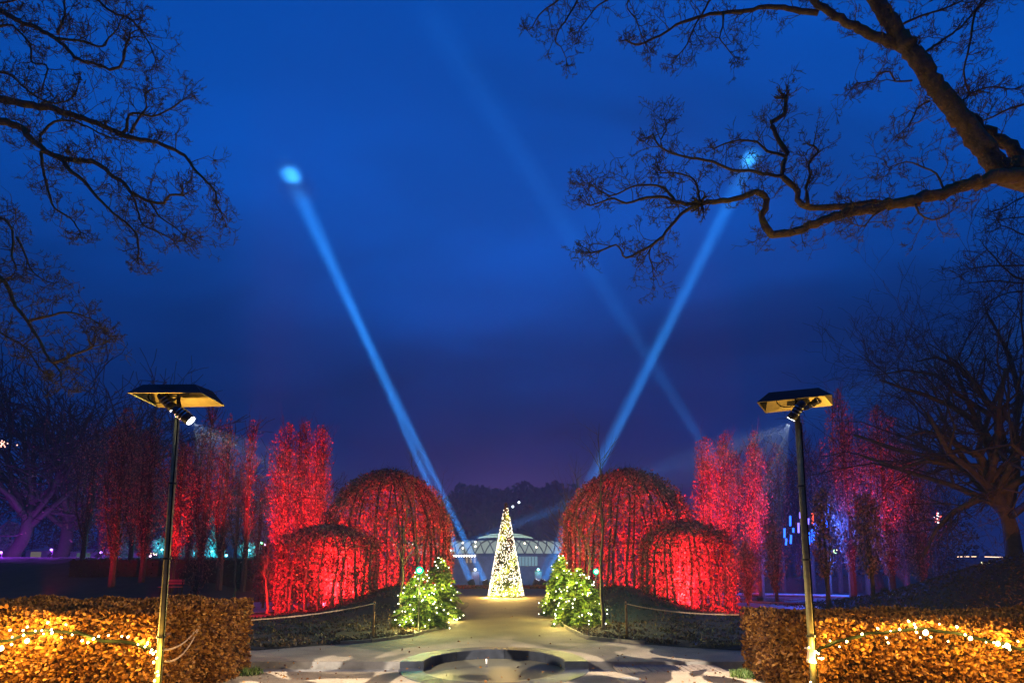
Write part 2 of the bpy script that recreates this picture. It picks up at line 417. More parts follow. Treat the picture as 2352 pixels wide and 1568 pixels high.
# rill: a shallow stone channel left and right of the basin
M['stone'] = mat_plain('grey_stone', (.17, .16, .145), .55, var=.3, scale=4, bump=.25, bscale=60)
M['stone_wet'] = mat_plain('wet_stone', (.028, .032, .042), .50, var=.35, scale=5, bump=.15, bscale=35, spec=.12)
hy = math.sqrt(BR * BR - .25)
ch = MB()
for x0, x1 in ((-9, BC.x - hy), (BC.x + hy, 9)):
    ch.box(((x0 + x1) / 2, RY1 + .03, -.10), (x1 - x0, .08, .20)); ch.box(((x0 + x1) / 2, RY0 - .03, -.10), (x1 - x0, .08, .20))
    ch.box(((x0 + x1) / 2, (RY0 + RY1) / 2, -.17), (x1 - x0, 1.1, .06))
rill = ch.build('rill', M['stone']); tag(rill, 'shallow stone channel crossing the sand either side of the basin', kind='structure')
pr = random.Random(3)
pm = None
for k in range(17):
    w = .118
    mb = MB().box((0, 0, 0), (w - .012, 1.02, .04))
    if pm is None:
        o = mb.build('plank', M['plank']); pm = o.data
    else:
        o = bpy.data.objects.new('plank', pm); COL.objects.link(o)
    o.parent = rill; o.location = (2.02 + k * w, (RY0 + RY1) / 2, -.075 + pr.uniform(-.004, .004)); o.rotation_euler = (0, 0, pr.uniform(-.006, .006))

# ------------------------------------------------------------------ kerb edging
def kerb(tab, sgn, y0, y1, label):
    root = empty('kerb', (interp(tab, y0), y0, 0)); tag(root, label, 'kerb', 'thin kerbs edging the path')
    y = y0; n = 0; r_ = random.Random(5)
    while y < y1:
        y2 = y + (.55 if y > 14 else .35)
        p0 = Vector((interp(tab, y), y, 0)); p1 = Vector((interp(tab, y2), y2, 0)); d = p1 - p0
        ln = d.length
        mb = MB(); mb.box((p0 + d / 2 + Vector((0, 0, .035 + r_.uniform(-.008, .008)))), (.055, ln - .015, .08), rz=math.atan2(-d.x, d.y) + r_.uniform(-.02, .02))
        mb.build('kerb_stone', M['kerb'], root); y = y2
kerb(LK, -1, 12.9, 23.0, 'low pale kerb curving along the left edge of the path')
kerb(RK, 1, 12.9, 23.0, 'low pale kerb curving along the right edge of the path')
for nm, sg in (('left', -1), ('right', 1)):
    tab = LK if sg < 0 else RK
    vs = []; fs = []; rows = list(np.linspace(12.0, 46, 70)); nc = 30
    for y in rows:
        xi = interp(tab, y); xo = sg * max(9.2 + (y - 12) * .0, abs(xi) + 4)
        for k in range(nc + 1):
            t = k / nc; x = xi + (xo - xi) * t
            vs.append((x, y, hz_(x, y) + .02 + (.05 * min(1, t * 8) * (.4 + pr.random()) if 0 < k < nc else -.0)))
    for i in range(len(rows) - 1):
        for k in range(nc): a = i * (nc + 1) + k; fs.append((a, a + 1, a + nc + 2, a + nc + 1))
    o = MB().add(vs, fs).build('planting_bed', M['soil'], smooth=True)
    tag(o, 'dark planted mound on the %s of the path' % nm, kind='structure')

# heath-like ground cover on the beds (small leaves and stalks)
M['heath'] = mat_leaf('heath_leaf', [(.012, .010, .004), (.04, .026, .009), (.09, .055, .018), (.02, .020, .006), (.15, .085, .03), (.03, .016, .006)], trans=.1)
for nm, sg in (('left', -1), ('right', 1)):
    tab = LK if sg < 0 else RK
    n = 34000
    yy = 12.2 + (30 - 12.2) * nr.rand(n) ** 1.5
    xi = np.interp(yy, [a for a, b in tab], [b for a, b in tab])
    xx = xi + sg * (.1 + nr.rand(n) * (9.0 - np.abs(xi)))
    cl = np.sin(xx * 4.1 + 1.3 * np.sin(yy * 2.7)) * np.sin(yy * 3.3 + xx)
    keep = nr.rand(n) < (.45 + .5 * cl)
    xx, yy = xx[keep], yy[keep]
    P = np.stack([xx, yy, hterrain(xx, yy) + .03 + .06 * nr.rand(len(xx))], -1)
    V, F = diam_vf(P, .12, .34, D=np.array([[0, 0, .8]]), spread=1.2)
    tag(link('heath_cover', np_mesh('heath', V, F), M['heath']), 'brown winter ground cover over the %s planted mound' % nm, kind='stuff')

# ------------------------------------------------------------------ round basin
basin = empty('fountain_basin', BC, 'round stone basin with raised back rim and milky water', 'fountain basin')
def arc_ring(r0, r1, z0, z1, a0, a1, n=10):
    vs = []; fs = []
    for i in range(n + 1):
        a = a0 + (a1 - a0) * i / n
        for r, z in ((r0, z0), (r1, z0), (r1, z1), (r1 - .02, z1 + .012), (r0 + .02, z1 + .012), (r0, z1)):
            vs.append((BC.x + r * cos(a), BC.y + r * sin(a), z))
    for i in range(n):
        for k in range(6):
            a = i * 6 + k; b = i * 6 + (k + 1) % 6; fs.append((a, b, b + 6, a + 6))
    fs.append((0, 1, 2, 3, 4, 5)); e = n * 6; fs.append(tuple(e + k for k in range(6))[::-1])
    return MB().add(vs, fs)
rim_raised = [(R(-2), R(40)), (R(40), R(82)), (R(82), R(128)), (R(128), R(182))]
for a0, a1 in rim_raised:
    arc_ring(BRI, BR, -.3, .10, a0 + .004, a1 - .004).build('rim_stone', M['stone_wet'], basin)
for k in range(4):
    a0, a1 = R(184 + 43.5 * k), R(184 + 43.5 * (k + 1))
    arc_ring(BRI, BR, -.3, -.008, a0 + .004, a1 - .004).build('rim_stone', M['stone_wet'], basin)
m, t, b = new_mat('milky_water')
b.inputs['Base Color'].default_value = (.12, .11, .07, 1); b.inputs['Roughness'].default_value = .34; b.inputs['IOR'].default_value = 1.33; b.inputs['Specular IOR Level'].default_value = .2
tcn = N(t, 'ShaderNodeTexCoord'); n1 = N(t, 'ShaderNodeTexNoise', i_Scale=2.2, i_Detail=2.0); t.links.new(tcn.outputs['Object'], n1.inputs['Vector'])
bp = N(t, 'ShaderNodeBump', i_Strength=.05, i_Distance=.05); t.links.new(n1.outputs[0], bp.inputs['Height']); t.links.new(bp.outputs[0], b.inputs['Normal'])
M['water'] = m
mb = MB(); n = 48
mb.add([(BC.x, BC.y, -.07)] + [(BC.x + BRI * 1.01 * cos(2 * pi * k / n), BC.y + BRI * 1.01 * sin(2 * pi * k / n), -.07) for k in range(n)], [(0, 1 + k, 1 + (k + 1) % n) for k in range(n)])
mb.build('water', M['water'], basin)
q = atz(1117, 1531, -.07)
MB().lathe(q, [(.0, -.06), (.028, -.06), (.028, .02), (.018, .03), (.018, .06), (.0, .065)], 10).build('nozzle', M['chrome'], basin)
m, t, b = new_mat('jet_water'); b.inputs['Base Color'].default_value = (.8, .8, .8, 1); b.inputs['Roughness'].default_value = .15; b.inputs['Alpha'].default_value = .75
M['jet'] = m
MB().lathe(q + Vector((0, 0, .06)), [(.012, 0), (.016, .04), (.022, .07), (.020, .085), (.0, .10)], 10).build('water_jet', M['jet'], basin, True)
# drain cover on the plaza
q = atz(1450, 1562, 0)
mb = MB(); mb.lathe((q.x, q.y, .0), [(.0, .008), (.19, .008), (.20, .014), (.22, .014), (.225, .004)], 24)
for k in range(-3, 4): mb.box((q.x + k * .05, q.y, .011), (.018, .3 * math.sqrt(max(.05, 1 - (k / 4) ** 2)), .008))
tag(mb.build('drain_cover', M['stone']), 'round grey drain cover set in the plaza near the bottom edge', 'drain cover')
# fallen leaves in and beside the rill
def scatter_fallen(name, spots, size, label, mat=None):
    Ps = []
    for (x, y, sx_, sy_, n, z) in spots:
        Ps.append(np.stack([x + nr.randn(n) * sx_, y + nr.randn(n) * sy_, z + nr.rand(n) * .025], -1))
    P = np.concatenate(Ps); D = nr.randn(len(P), 3); D[:, 2] *= .2
    V, F = leaves_vf(P, size, .65, D=D, spread=.4)
    tag(link(name, np_mesh(name, V, F), mat or M['hedge_leaf']), label, kind='stuff')
scatter_fallen('fallen_leaves', [(-3.1, 9.85, .35, .07, 60, -.13), (-2.3, 9.8, .25, .06, 40, -.13), (1.75, 10.0, .25, .12, 90, -.13), (4.5, 10.0, .5, .14, 110, -.13), (-4.5, 9.8, .3, .12, 50, -.13), (0, 9, 4, 2.2, 160, .006), (-4.1, 9.2, .5, .6, 60, .006), (3.5, 9.0, .6, .5, 60, .006), (-1, 13, 2.5, 5, 120, .01)], .05, 'brown fallen leaves lying in the rill and on the sand')

# ------------------------------------------------------------------ pond and side paving on the right, paving on the left
M['pave'] = mat_plain('grey_paving', (.22, .22, .24), .6, var=.2, scale=2)
def sheet(name, pts, z, mat, label):
    o = MB().add([(x, y, z + .0) for x, y in pts], [tuple(range(len(pts)))]).build(name, mat); return tag(o, label, kind='structure')
PC = Vector((15.4, 29.0, 0))
ring = [(PC.x + 6.6 * cos(a), PC.y + 7.2 * sin(a)) for a in np.linspace(0, 2 * pi, 40, endpoint=False)]
def ring_sheet(name, c, a, b_out, r_in, z, mat, label):
    vs = []; n = 64
    for k in range(n):
        an = 2 * pi * k / n
        vs.append((c.x + r_in * cos(an), c.y + r_in * sin(an), z)); vs.append((c.x + a * cos(an), c.y + b_out * sin(an), z))
    fs = [(2 * k, 2 * k + 1, (2 * k + 3) % (2 * n), (2 * k + 2) % (2 * n)) for k in range(n)]
    return tag(MB().add(vs, fs).build(name, mat), label, kind='structure')
Z0 = max(hz_(PC.x + 7 * cos(a), PC.y + 7 * sin(a)) for a in np.linspace(0, 2 * pi, 20)) if False else .06
ring_sheet('side_path', PC, 7.4, 7.2, 4.3, Z0, M['pave'], 'grey paved walk round the pond on the right')
m, t, b = new_mat('pond_water'); b.inputs['Base Color'].default_value = (.008, .010, .016, 1); b.inputs['Roughness'].default_value = .08; b.inputs['IOR'].default_value = 1.33
tcn = N(t, 'ShaderNodeTexCoord'); n1 = N(t, 'ShaderNodeTexNoise', i_Scale=3.0, i_Detail=3.0); t.links.new(tcn.outputs['Object'], n1.inputs['Vector'])
bp = N(t, 'ShaderNodeBump', i_Strength=.25, i_Distance=.05); t.links.new(n1.outputs[0], bp.inputs['Height']); t.links.new(bp.outputs[0], b.inputs['Normal'])
n = 64
tag(MB().add([(PC.x + 4.25 * cos(2 * pi * k / n), PC.y + 4.25 * sin(2 * pi * k / n), Z0 - .04) for k in range(n)], [tuple(range(n))]).build('pond', m), 'dark round pond with blue reflections on the right', kind='structure')
mb = MB(); vs = []
pts = [(PC.x + 4.32 * cos(2 * pi * k / n), PC.y + 4.32 * sin(2 * pi * k / n), Z0 + .03) for k in range(n + 1)]
mb.tube(pts, .07, 6, False); tag(mb.build('pond_edge', M['stone']), 'low stone rim round the pond on the right', 'kerb')
ring_sheet('side_path', Vector((-12.2, 24.0, 0)), 3.4, 3.5, .01, .03, M['pave'], 'grey paved spot beside the small arbour on the left')

# ------------------------------------------------------------------ haze
m = bpy.data.materials.new('haze'); m.use_nodes = True; t = m.node_tree; t.nodes.remove(t.nodes['Principled BSDF'])
pv = N(t, 'ShaderNodeVolumePrincipled'); pv.inputs['Density'].default_value = HAZE; pv.inputs['Color'].default_value = (.50, .72, 1.0, 1); pv.inputs['Anisotropy'].default_value = .0
t.links.new(pv.outputs[0], t.nodes['Material Output'].inputs['Volume'])
o = MB().box((0, 330, 33), (1300, 1100, 72)).build('haze', m); tag(o, 'thin night haze over the park', kind='stuff')
o.location = (0, 0, -.5)
# ------------------------------------------------------------------ searchlights and the cloud wisps they hit
m = bpy.data.materials.new('cloud_wisp'); m.use_nodes = True; t = m.node_tree; t.nodes.remove(t.nodes['Principled BSDF'])
pv = N(t, 'ShaderNodeVolumePrincipled'); pv.inputs['Density'].default_value = .06; pv.inputs['Color'].default_value = (.9, .93, 1, 1); pv.inputs['Anisotropy'].default_value = .0
tcn = N(t, 'ShaderNodeTexCoord'); mpn = N(t, 'ShaderNodeMapping'); mpn.inputs['Location'].default_value = (-1, -1, -1); mpn.inputs['Scale'].default_value = (2, 2, 2)
t.links.new(tcn.outputs['Generated'], mpn.inputs[0]); vl = N(t, 'ShaderNodeVectorMath', operation='LENGTH'); t.links.new(mpn.outputs[0], vl.inputs[0])
fo = math_n(t, 'MAXIMUM', math_n(t, 'SUBTRACT', 1.0, vl.outputs['Value']), 0.0)
t.links.new(math_n(t, 'MULTIPLY', math_n(t, 'POWER', fo, 3.5), .30), pv.inputs['Density'])
t.links.new(pv.outputs[0], t.nodes['Material Output'].inputs['Volume'])
M['wisp'] = m
def wisp(c, r, label):
    mb = MB(); prof = [(max(.001, r[0] * sin(a)), -r[2] * cos(a)) for a in np.linspace(0, pi, 13)]
    mb.lathe((0, 0, 0), prof, 24)
    mb.v = [(x + c[0], y * r[1] / r[0] + c[1], z + c[2]) for x, y, z in mb.v]
    return tag(mb.build('cloud_wisp', M['wisp'], smooth=True), label, 'cloud', kind='structure')
def searchlight(src, end, e, ang, size, label):
    root = empty('searchlight', src, label, 'searchlight', 'searchlights standing behind the end of the path')
    d = (Vector(end) - Vector(src)).normalized(); s = Vector(src)
    MB().box(s + Vector((0, 0, -.35)), (.8, .8, .3)).build('base', M['steel_dark'], root)
    MB().tube([s - d * .5, s - d * .3, s + d * .25], [.22, .36, .42], 16).build('housing', M['steel_dark'], root)
    MB().tube([s + d * .255, s + d * .27], [.36, .36], 16).build('lens', M['lens'], root)
    ld = bpy.data.lights.new('searchlight_lamp', 'AREA'); ld.shape = 'DISK'; ld.size = size * 1.7; ld.spread = R(ang); ld.color = (.05, .41, 1.0); ld.energy = e
    lo = bpy.data.objects.new('searchlight_lamp', ld); COL.objects.link(lo); lo.location = s + d * .45
    lo.rotation_euler = (Vector(end) - s).to_track_quat('-Z', 'Y').to_euler()
    return root
HT = 68.0
def hit(u, v, z): return atz(u, v, z)
eL = hit(684, 438, HT); eR = hit(1697, 402, HT); eM = hit(985, 30, HT)
searchlight(at(1083, 1338, 60), eL + Vector((.6, 0, 0)), BEAM, 2.4, .45, 'left searchlight aiming up to the left')
searchlight(at(1116, 1338, 64), eL + Vector((-.6, 0, 0)), BEAM, 2.4, .45, 'searchlight just left of the white cone tree')
searchlight(at(1247, 1338, 60), eR + Vector((.8, 0, 0)), BEAM, 2.4, .45, 'rightmost searchlight beside the right fir')
searchlight(at(1232, 1337, 63), eR + Vector((.2, 0, 0)), BEAM * .35, 2.6, .4, 'dim searchlight just right of the white cone tree')
searchlight(Vector((37.3, 72, .6)), eM, BEAM * .42, 3.6, .6, 'searchlight hidden behind the poplars on the right')
searchlight(at(1030, 1262, 90), at(1700, 1010, 70), BEAM * .35, 5.5, .6, 'low searchlight beside the glass roofed pavilion')
wisp(hit(684, 436, HT + 4.6), (6.0, 6.0, 4.4), 'small bright cloud wisp where the left beams end')
wisp(hit(664, 388, HT + 11.5), (4.2, 4.2, 2.0), 'fainter cloud wisp just above the left bright spot')
wisp(hit(1697, 400, HT + 4.6), (6.0, 6.0, 4.4), 'small bright cloud wisp where the right beams end')
wisp(hit(1704, 356, HT + 11.5), (4.2, 4.2, 2.0), 'fainter cloud wisp just above the right bright spot')
# ------------------------------------------------------------------ hedges
def box_leaves(x0, x1, y0, y1, z1, dens, size, faces, rs, z0=0.0):
    """leaf positions in a shell over chosen faces of a block"""
    out = []; D = []
    def wob(a, b): return .035 * np.sin(a * 5.1 + 1.7 * np.sin(b * 3.3)) + .03 * np.sin(b * 6.7 + a * 2.1)
    for f in faces:
        if f in ('front', 'back'):
            n = int((x1 - x0) * (z1 - z0) * dens); a = x0 + (x1 - x0) * rs.rand(n); b = z0 + (z1 - z0) * rs.rand(n)
            s = -1 if f == 'front' else 1; yb = y0 if f == 'front' else y1
            dpt = rs.rand(n) ** 1.6 * .14
            out.append(np.stack([a, yb - s * dpt + s * wob(a, b), b], -1)); D.append(np.tile([0, s * .8, -.1], (n, 1)))
        elif f in ('left', 'right'):
            n = int((y1 - y0) * (z1 - z0) * dens); a = y0 + (y1 - y0) * rs.rand(n); b = z0 + (z1 - z0) * rs.rand(n)
            s = -1 if f == 'left' else 1; xb = x0 if f == 'left' else x1
            dpt = rs.rand(n) ** 1.6 * .14
            out.append(np.stack([xb - s * dpt + s * wob(a, b), a, b], -1)); D.append(np.tile([s * .8, 0, -.1], (n, 1)))
        else:
            n = int((x1 - x0) * (y1 - y0) * dens); a = x0 + (x1 - x0) * rs.rand(n); b = y0 + (y1 - y0) * rs.rand(n)
            out.append(np.stack([a, b, z1 - rs.rand(n) ** 1.6 * .12 + wob(a, b) + .03], -1)); D.append(np.tile([0, 0, .8], (n, 1)))
    return np.concatenate(out), np.concatenate(D)
def hedge(x0, x1, y0, y1, z1, faces, label, sprouts, stray):
    root = empty('beech_hedge', ((x0 + x1) / 2, (y0 + y1) / 2, 0), label, 'hedge', 'clipped beech hedges in the foreground')
    MB().box(((x0 + x1) / 2, (y0 + y1) / 2, z1 / 2 - .09), (x1 - x0 - .28, y1 - y0 - .28, z1 - .18)).build('inner_branches', M['core'], root)
    rs = np.random.RandomState(int(abs(x0) * 100) % 997)
    P, D = box_leaves(x0, x1, y0, y1, z1, 2700, .05, faces, rs, .02)
    V, F = leaves_vf(P, .057, .68, D=D, rs=rs, spread=1.35, fold=.35)
    tag(link('foliage', np_mesh('foliage', V, F), M['hedge_leaf'], root), kind='stuff')
    # thin twigs poking out
    r_ = random.Random(9); polys = []
    for k in range(700):
        i = r_.randrange(len(P)); p = Vector(P[i]); d = Vector(D[i]) + Vector((r_.gauss(0, .5), r_.gauss(0, .5), .5))
        twig(polys, r_, p - d.normalized() * .12, d.normalized(), r_.uniform(.14, .24), .0035, 0, 0, 0, wob=.2, up=.1)
    V, F = batch_tubes(polys, 3)
    tag(link('twigs', np_mesh('twigs', V, F), M['twig'], root), kind='stuff')
    return root
HL = dict(x0=-9.6, x1=-4.66, y0=7.05, y1=9.62, z1=1.22)
HR = dict(x0=4.08, x1=9.4, y0=7.2, y1=9.55, z1=1.03)
hedge(HL['x0'], HL['x1'], HL['y0'], HL['y1'], HL['z1'], ['front', 'right', 'top'], 'brown beech hedge on the left, string lights along its front', 0, 0)
hedge(HR['x0'], HR['x1'], HR['y0'], HR['y1'], HR['z1'], ['front', 'left', 'top'], 'brown beech hedge on the right, string lights along its front', 0, 0)
# grass tufts at hedge feet
def tuft(x, y, rad, n, label):
    r_ = np.random.RandomState(int(x * 31 + y * 7) % 991)
    a = r_.rand(n) * 2 * pi; q = np.sqrt(r_.rand(n)) * rad
    P = np.stack([x + q * np.cos(a), y + q * np.sin(a) * .6, .02 + .06 * r_.rand(n)], -1)
    V, F = diam_vf(P, .13, .10, D=np.tile([0, 0, 1.4], (n, 1)), rs=r_, spread=.8)
    tag(link('grass_tuft', np_mesh('grass_tuft', V, F), M['tuft']), label, kind='stuff')
M['tuft'] = mat_leaf('tuft_grass', [(.05, .10, .02), (.09, .15, .03), (.14, .17, .05)])
tuft(4.0, 9.15, .33, 700, 'green grass tuft at the foot of the right hedge')
tuft(4.6, 6.9, .4, 300, 'grass at the near foot of the right hedge')
tuft(-4.55, 9.35, .25, 300, 'grass at the foot of the left hedge')

# ------------------------------------------------------------------ string lights on the hedges
bulb_me = {}
def bulb_mesh(name, mat, r, n=8):
    mb = MB(); mb.lathe((0, 0, 0), [(.001, -r * 1.3), (r * .8, -r * .8), (r, 0), (r * .7, r * .8), (r * .4, r * 1.2), (.001, r * 1.3)], n)
    me = bpy.data.meshes.new(name); me.from_pydata(mb.v, [], mb.f); me.materials.append(M[mat]); me.polygons.foreach_set('use_smooth', [True] * len(me.polygons)); return me
def add_bulbs(root, pts, me, name='bulb'):
    for p in pts:
        o = bpy.data.objects.new(name, me); COL.objects.link(o); o.parent = root
        o.location = Vector(p) - root.location; o.rotation_euler = (rng.uniform(-.6, .6), rng.uniform(-.6, .6), 0)
        s = rng.uniform(.75, 1.2); o.scale = (s, s, s)
M['cable'] = mat_plain('green_cable', (.003, .005, .002), .9, var=.3, spec=.05)
def string_on_hedge(path, yf, label, extra, big, e):
    """path: pixel polyline just in front of the hedge face at depth yf"""
    pts = [at(u, v, yf) for u, v in path]
    root = empty('string_lights', pts[0], label, 'string lights', 'warm string lights on the hedges')
    # resample
    fine_ = []
    for a, b in zip(pts[:-1], pts[1:]):
        n = max(2, int((b - a).length / .09))
        for k in range(n): fine_.append(a.lerp(b, k / n) + Vector((0, rng.uniform(-.015, .01), rng.uniform(-.014, .014))))
    fine_.append(pts[-1])
    MB().tube(fine_, .022, 5).build('cable', M['cable'], root)
    me = bulb_mesh('bulb', 'led_warm', .0115); B = []
    acc = 0
    for i, p in enumerate(fine_):
        if rng.random() < .85:
            s = 1 if rng.random() < .5 else -1
            q = p + Vector((rng.uniform(-.03, .03), rng.uniform(-.07, -.01), s * abs(rng.gauss(.055, .035))))
            B.append(q); MB().tube([p, q], .0035, 3, False).build('lead', M['cable'], root)
    for u, v in extra: B.append(at(u, v, (6.60 if u < 1176 else 6.76) if min(abs(u - 364), abs(u - 1868)) < 14 else yf - .03))
    add_bulbs(root, B, me)
    add_bulbs(root, [at(u, v, yf - .12) for u, v in big], bulb_mesh('big_bulb', 'led_warm', .026))
    # real lamps: one for every few bulbs
    for k in range(0, len(B), 3):
        q = B[k]; lamp('bulb_lamp', 'POINT', q + Vector((0, -.045, rng.choice((-.05, .05)))), (1.0, .57, .11), e, size=.03)
    for u, v in big: lamp('bulb_lamp', 'POINT', at(u, v, yf - .20), (1.0, .57, .11), e * 1.3, size=.04)
    return root
EB = 24.0
string_on_hedge([(-60, 1478), (20, 1470), (60, 1455), (110, 1446), (180, 1452), (240, 1470), (300, 1474), (345, 1490), (366, 1502)], 6.97,
    'warm string lights draped along the left hedge down to the pole',
    [(28, 1462), (23, 1446), (53, 1447), (100, 1455), (96, 1447), (141, 1463), (118, 1445), (352, 1500), (360, 1510), (358, 1495), (345, 1497), (338, 1478), (333, 1484), (353, 1520), (362, 1541), (363, 1550), (355, 1562)],
    [(3, 1488), (62, 1471), (362, 1543)], EB)
string_on_hedge([(1871, 1500), (1885, 1488), (1920, 1472), (1960, 1462), (2010, 1452), (2060, 1448), (2110, 1445), (2170, 1449), (2230, 1462), (2290, 1476), (2352, 1490), (2420, 1500)], 7.12,
    'warm string lights draped along the right hedge up from the pole',
    [(1858, 1487), (1868, 1512), (1873, 1520), (1874, 1496), (1880, 1500), (1862, 1566), (2040, 1475), (2103, 1440), (2105, 1451)],
    [(2229, 1465), (2292, 1477), (2314, 1482), (2126, 1452)], EB)

# ------------------------------------------------------------------ lamp masts with reflecting hoods and gobo projectors
def quadplate(mb, a, b, c, d, th=.012):
    a, b, c, d = map(Vector, (a, b, c, d)); n = (b - a).cross(d - a).normalized() * th
    return mb.add([a, b, c, d, a + n, b + n, c + n, d + n], [(0, 1, 2, 3), (7, 6, 5, 4), (0, 4, 5, 1), (1, 5, 6, 2), (2, 6, 7, 3), (3, 7, 4, 0)])
M['hood_mirror'] = mat_plain('hood_reflector', (.30, .25, .13), .34, .85, var=.22, scale=5)
def gobo_light(name, loc, target, e, ang, seed, col=(1.0, .86, .70)):
    l = lamp(name, 'SPOT', loc, col, e, target, ang, .12, .012)
    d = l.data; d.use_nodes = True; t = d.node_tree
    em = t.nodes.get('Emission')
    tcn = N(t, 'ShaderNodeTexCoord'); sp = N(t, 'ShaderNodeSeparateXYZ'); t.links.new(tcn.outputs['Normal'], sp.inputs[0])
    cb = N(t, 'ShaderNodeCombineXYZ')
    az = math_n(t, 'ABSOLUTE', sp.outputs[2])
    t.links.new(math_n(t, 'DIVIDE', sp.outputs[0], az), cb.inputs[0]); t.links.new(math_n(t, 'DIVIDE', sp.outputs[1], az), cb.inputs[1]); cb.inputs[2].default_value = seed * 3.7
    no = N(t, 'ShaderNodeTexNoise', i_Scale=3.6, i_Detail=0.3, i_Distortion=1.2); t.links.new(cb.outputs[0], no.inputs['Vector'])
    rp = ramp(t, [(.51, .02), (.54, 1.0)], 'LINEAR'); t.links.new(no.outputs[0], rp.inputs[0])
    t.links.new(rp.outputs[0], em.inputs['Strength'])
    return l
def mast(base, top_uv, ytop, near, far, topn, topf, zt, heads, label):
    root = empty('lamp_mast', base, label, 'lamp mast', 'tall masts carrying projector hoods')
    tp = at(*top_uv, ytop)
    MB().tube([base, base.lerp(tp, .33), base.lerp(tp, .66), tp + Vector((0, 0, .10))], [.038, .037, .036, .034], 14).build('pole', M['pole'], root, True)
    MB().tube([base + Vector((.045, -.03, 0)), base.lerp(tp, .3) + Vector((.042, -.02, 0)), base.lerp(tp, .7) + Vector((.03, -.03, 0)), tp + Vector((.03, -.03, -.1))], .008, 5).build('cable', M['cable'], root)
    for f_ in (.25, .5, .75):
        q = base.lerp(tp, f_); MB().lathe(q, [(.048, -.012), (.052, -.012), (.052, .012), (.048, .012)], 12).build('cable_tie', M['steel_dark'], root)
    nl, nr_ = [Vector(p) for p in near]; fl, fr = [Vector(p) for p in far]; tnl, tnr = [Vector(p) for p in topn]; tfl, tfr = [Vector(p) for p in topf]
    # reflector plates: dark outside, mirror inside (two thin layers)
    for nm, mt, th in (('reflector', 'hood_mirror', .006), ('hood_skin', 'hood_out', -.006)):
        mb = MB()
        quadplate(mb, nl, nr_, tnr, tnl, th * -1); quadplate(mb, nr_, fr, tfr, tnr, th * -1); quadplate(mb, fr, fl, tfl, tfr, th * -1); quadplate(mb, fl, nl, tnl, tfl, th * -1)
        quadplate(mb, tnl, tnr, tfr, tfl, th * -1)
        mb.build(nm, M[mt], root)
    mid = (tnl + tnr + tfl + tfr) / 4
    MB().tube([tp, Vector((tp.x, tp.y, mid.z - .01))], .022, 8).build('mast_head', M['steel_dark'], root)
    MB().box((mid + Vector((0, 0, -.06))), (.34, .05, .04)).build('bracket', M['steel_dark'], root)
    # looped cable
    lp = [mid + Vector((-.16 + .13 * cos(a), -.08, -.13 + .09 * sin(a))) for a in np.linspace(0, 2 * pi, 16)]
    MB().tube(lp, .007, 5, False).build('cable_loop', M['cable'], root)
    for (p, tgt, r0, ln, lit) in heads:
        p = Vector(p); d = (Vector(tgt) - p).normalized(); bk = p - d * ln
        h = MB().tube([bk - d * .02, bk, bk + d * .05, p - d * .05, p], [r0 * .35, r0 * .8, r0 * .92, r0, r0], 16).build('projector', M['steel_dark'], root, True)
        def sub(mb, nm, mt):
            o = mb.build(nm, M[mt], None); o.parent = h; o.location = -root.location - h.location; return o
        sub(MB().tube([p + d * .002, p + d * .012], [r0 * 1.04] * 2, 18, False), 'lens_ring', 'chrome')
        sub(MB().tube([p + d * .001, p + d * .006], [r0 * .82] * 2, 18), 'lens', 'lens' if lit else 'chrome')
        for k in range(3):
            c = bk + d * (ln * (.25 + .18 * k)); sub(MB().tube([c, c + d * .012], [r0 * 1.08] * 2, 14), 'cooling_fin', 'chrome')
        MB().tube([bk + d * ln * .5, Vector((bk.x * .5 + tp.x * .5, bk.y * .5 + tp.y * .5, mid.z - .08)), Vector((tp.x, tp.y, mid.z - .05))], .012, 6).build('yoke', M['steel_dark'], root)
    return root
ZH = 4.02
nl, nr2, fl2, fr2 = atz(293, 902, ZH), atz(462, 902, ZH), atz(362, 935, ZH), atz(516, 932, ZH)
tl, tr_ = atz(328, 884, ZH + .13), atz(448, 883, ZH + .13)
tfl, tfr = fl2.lerp(tl, .45), fr2.lerp(tr_, .45); tfl.z = tfr.z = ZH + .13
baseL = atz(367, 1565, 0); baseL = Vector((at(368, 1520, 6.72).x - .005, 6.72, 0))
pL1 = at(398, 938, 6.62); pL2 = at(437, 965, 6.50)
mast(baseL, (408, 945), 6.82, (nl, nr2), (fl2, fr2), (tl, tr_), (tfl, tfr), ZH,
     [(pL1, (-1.5, 8.8, 0), .062, .22, True), (pL2, (.5, 8.0, 0), .072, .22, True), (at(378, 915, 6.75), (-3.6, 3, 3), .05, .2, False)],
     'mast on the left whose hood tilts over two lit projectors')
nl, nr2, fl2, fr2 = atz(1739, 924, ZH), atz(1911, 907, ZH), atz(1758, 948, ZH), atz(1913, 930, ZH)
tl, tr_ = atz(1766, 902, ZH + .13), atz(1880, 891, ZH + .13)
tfl, tfr = fl2.lerp(tl, .45), fr2.lerp(tr_, .45); tfl.z = tfr.z = ZH + .13
baseR = Vector((at(1868, 1560, 6.85).x, 6.85, 0))
pR1 = at(1817, 962, 6.65)
mast(baseR, (1831, 955), 6.95, (nl, nr2), (fl2, fr2), (tl, tr_), (tfl, tfr), ZH,
     [(pR1, (1.6, 9.0, 0), .060, .24, True), (at(1880, 918, 6.9), (6, 3, 5), .05, .24, False), (at(1853, 935, 6.85), (3.0, 3.6, 3.2), .035, .22, False)],
     'mast on the right with a tilted hood and one lit projector')
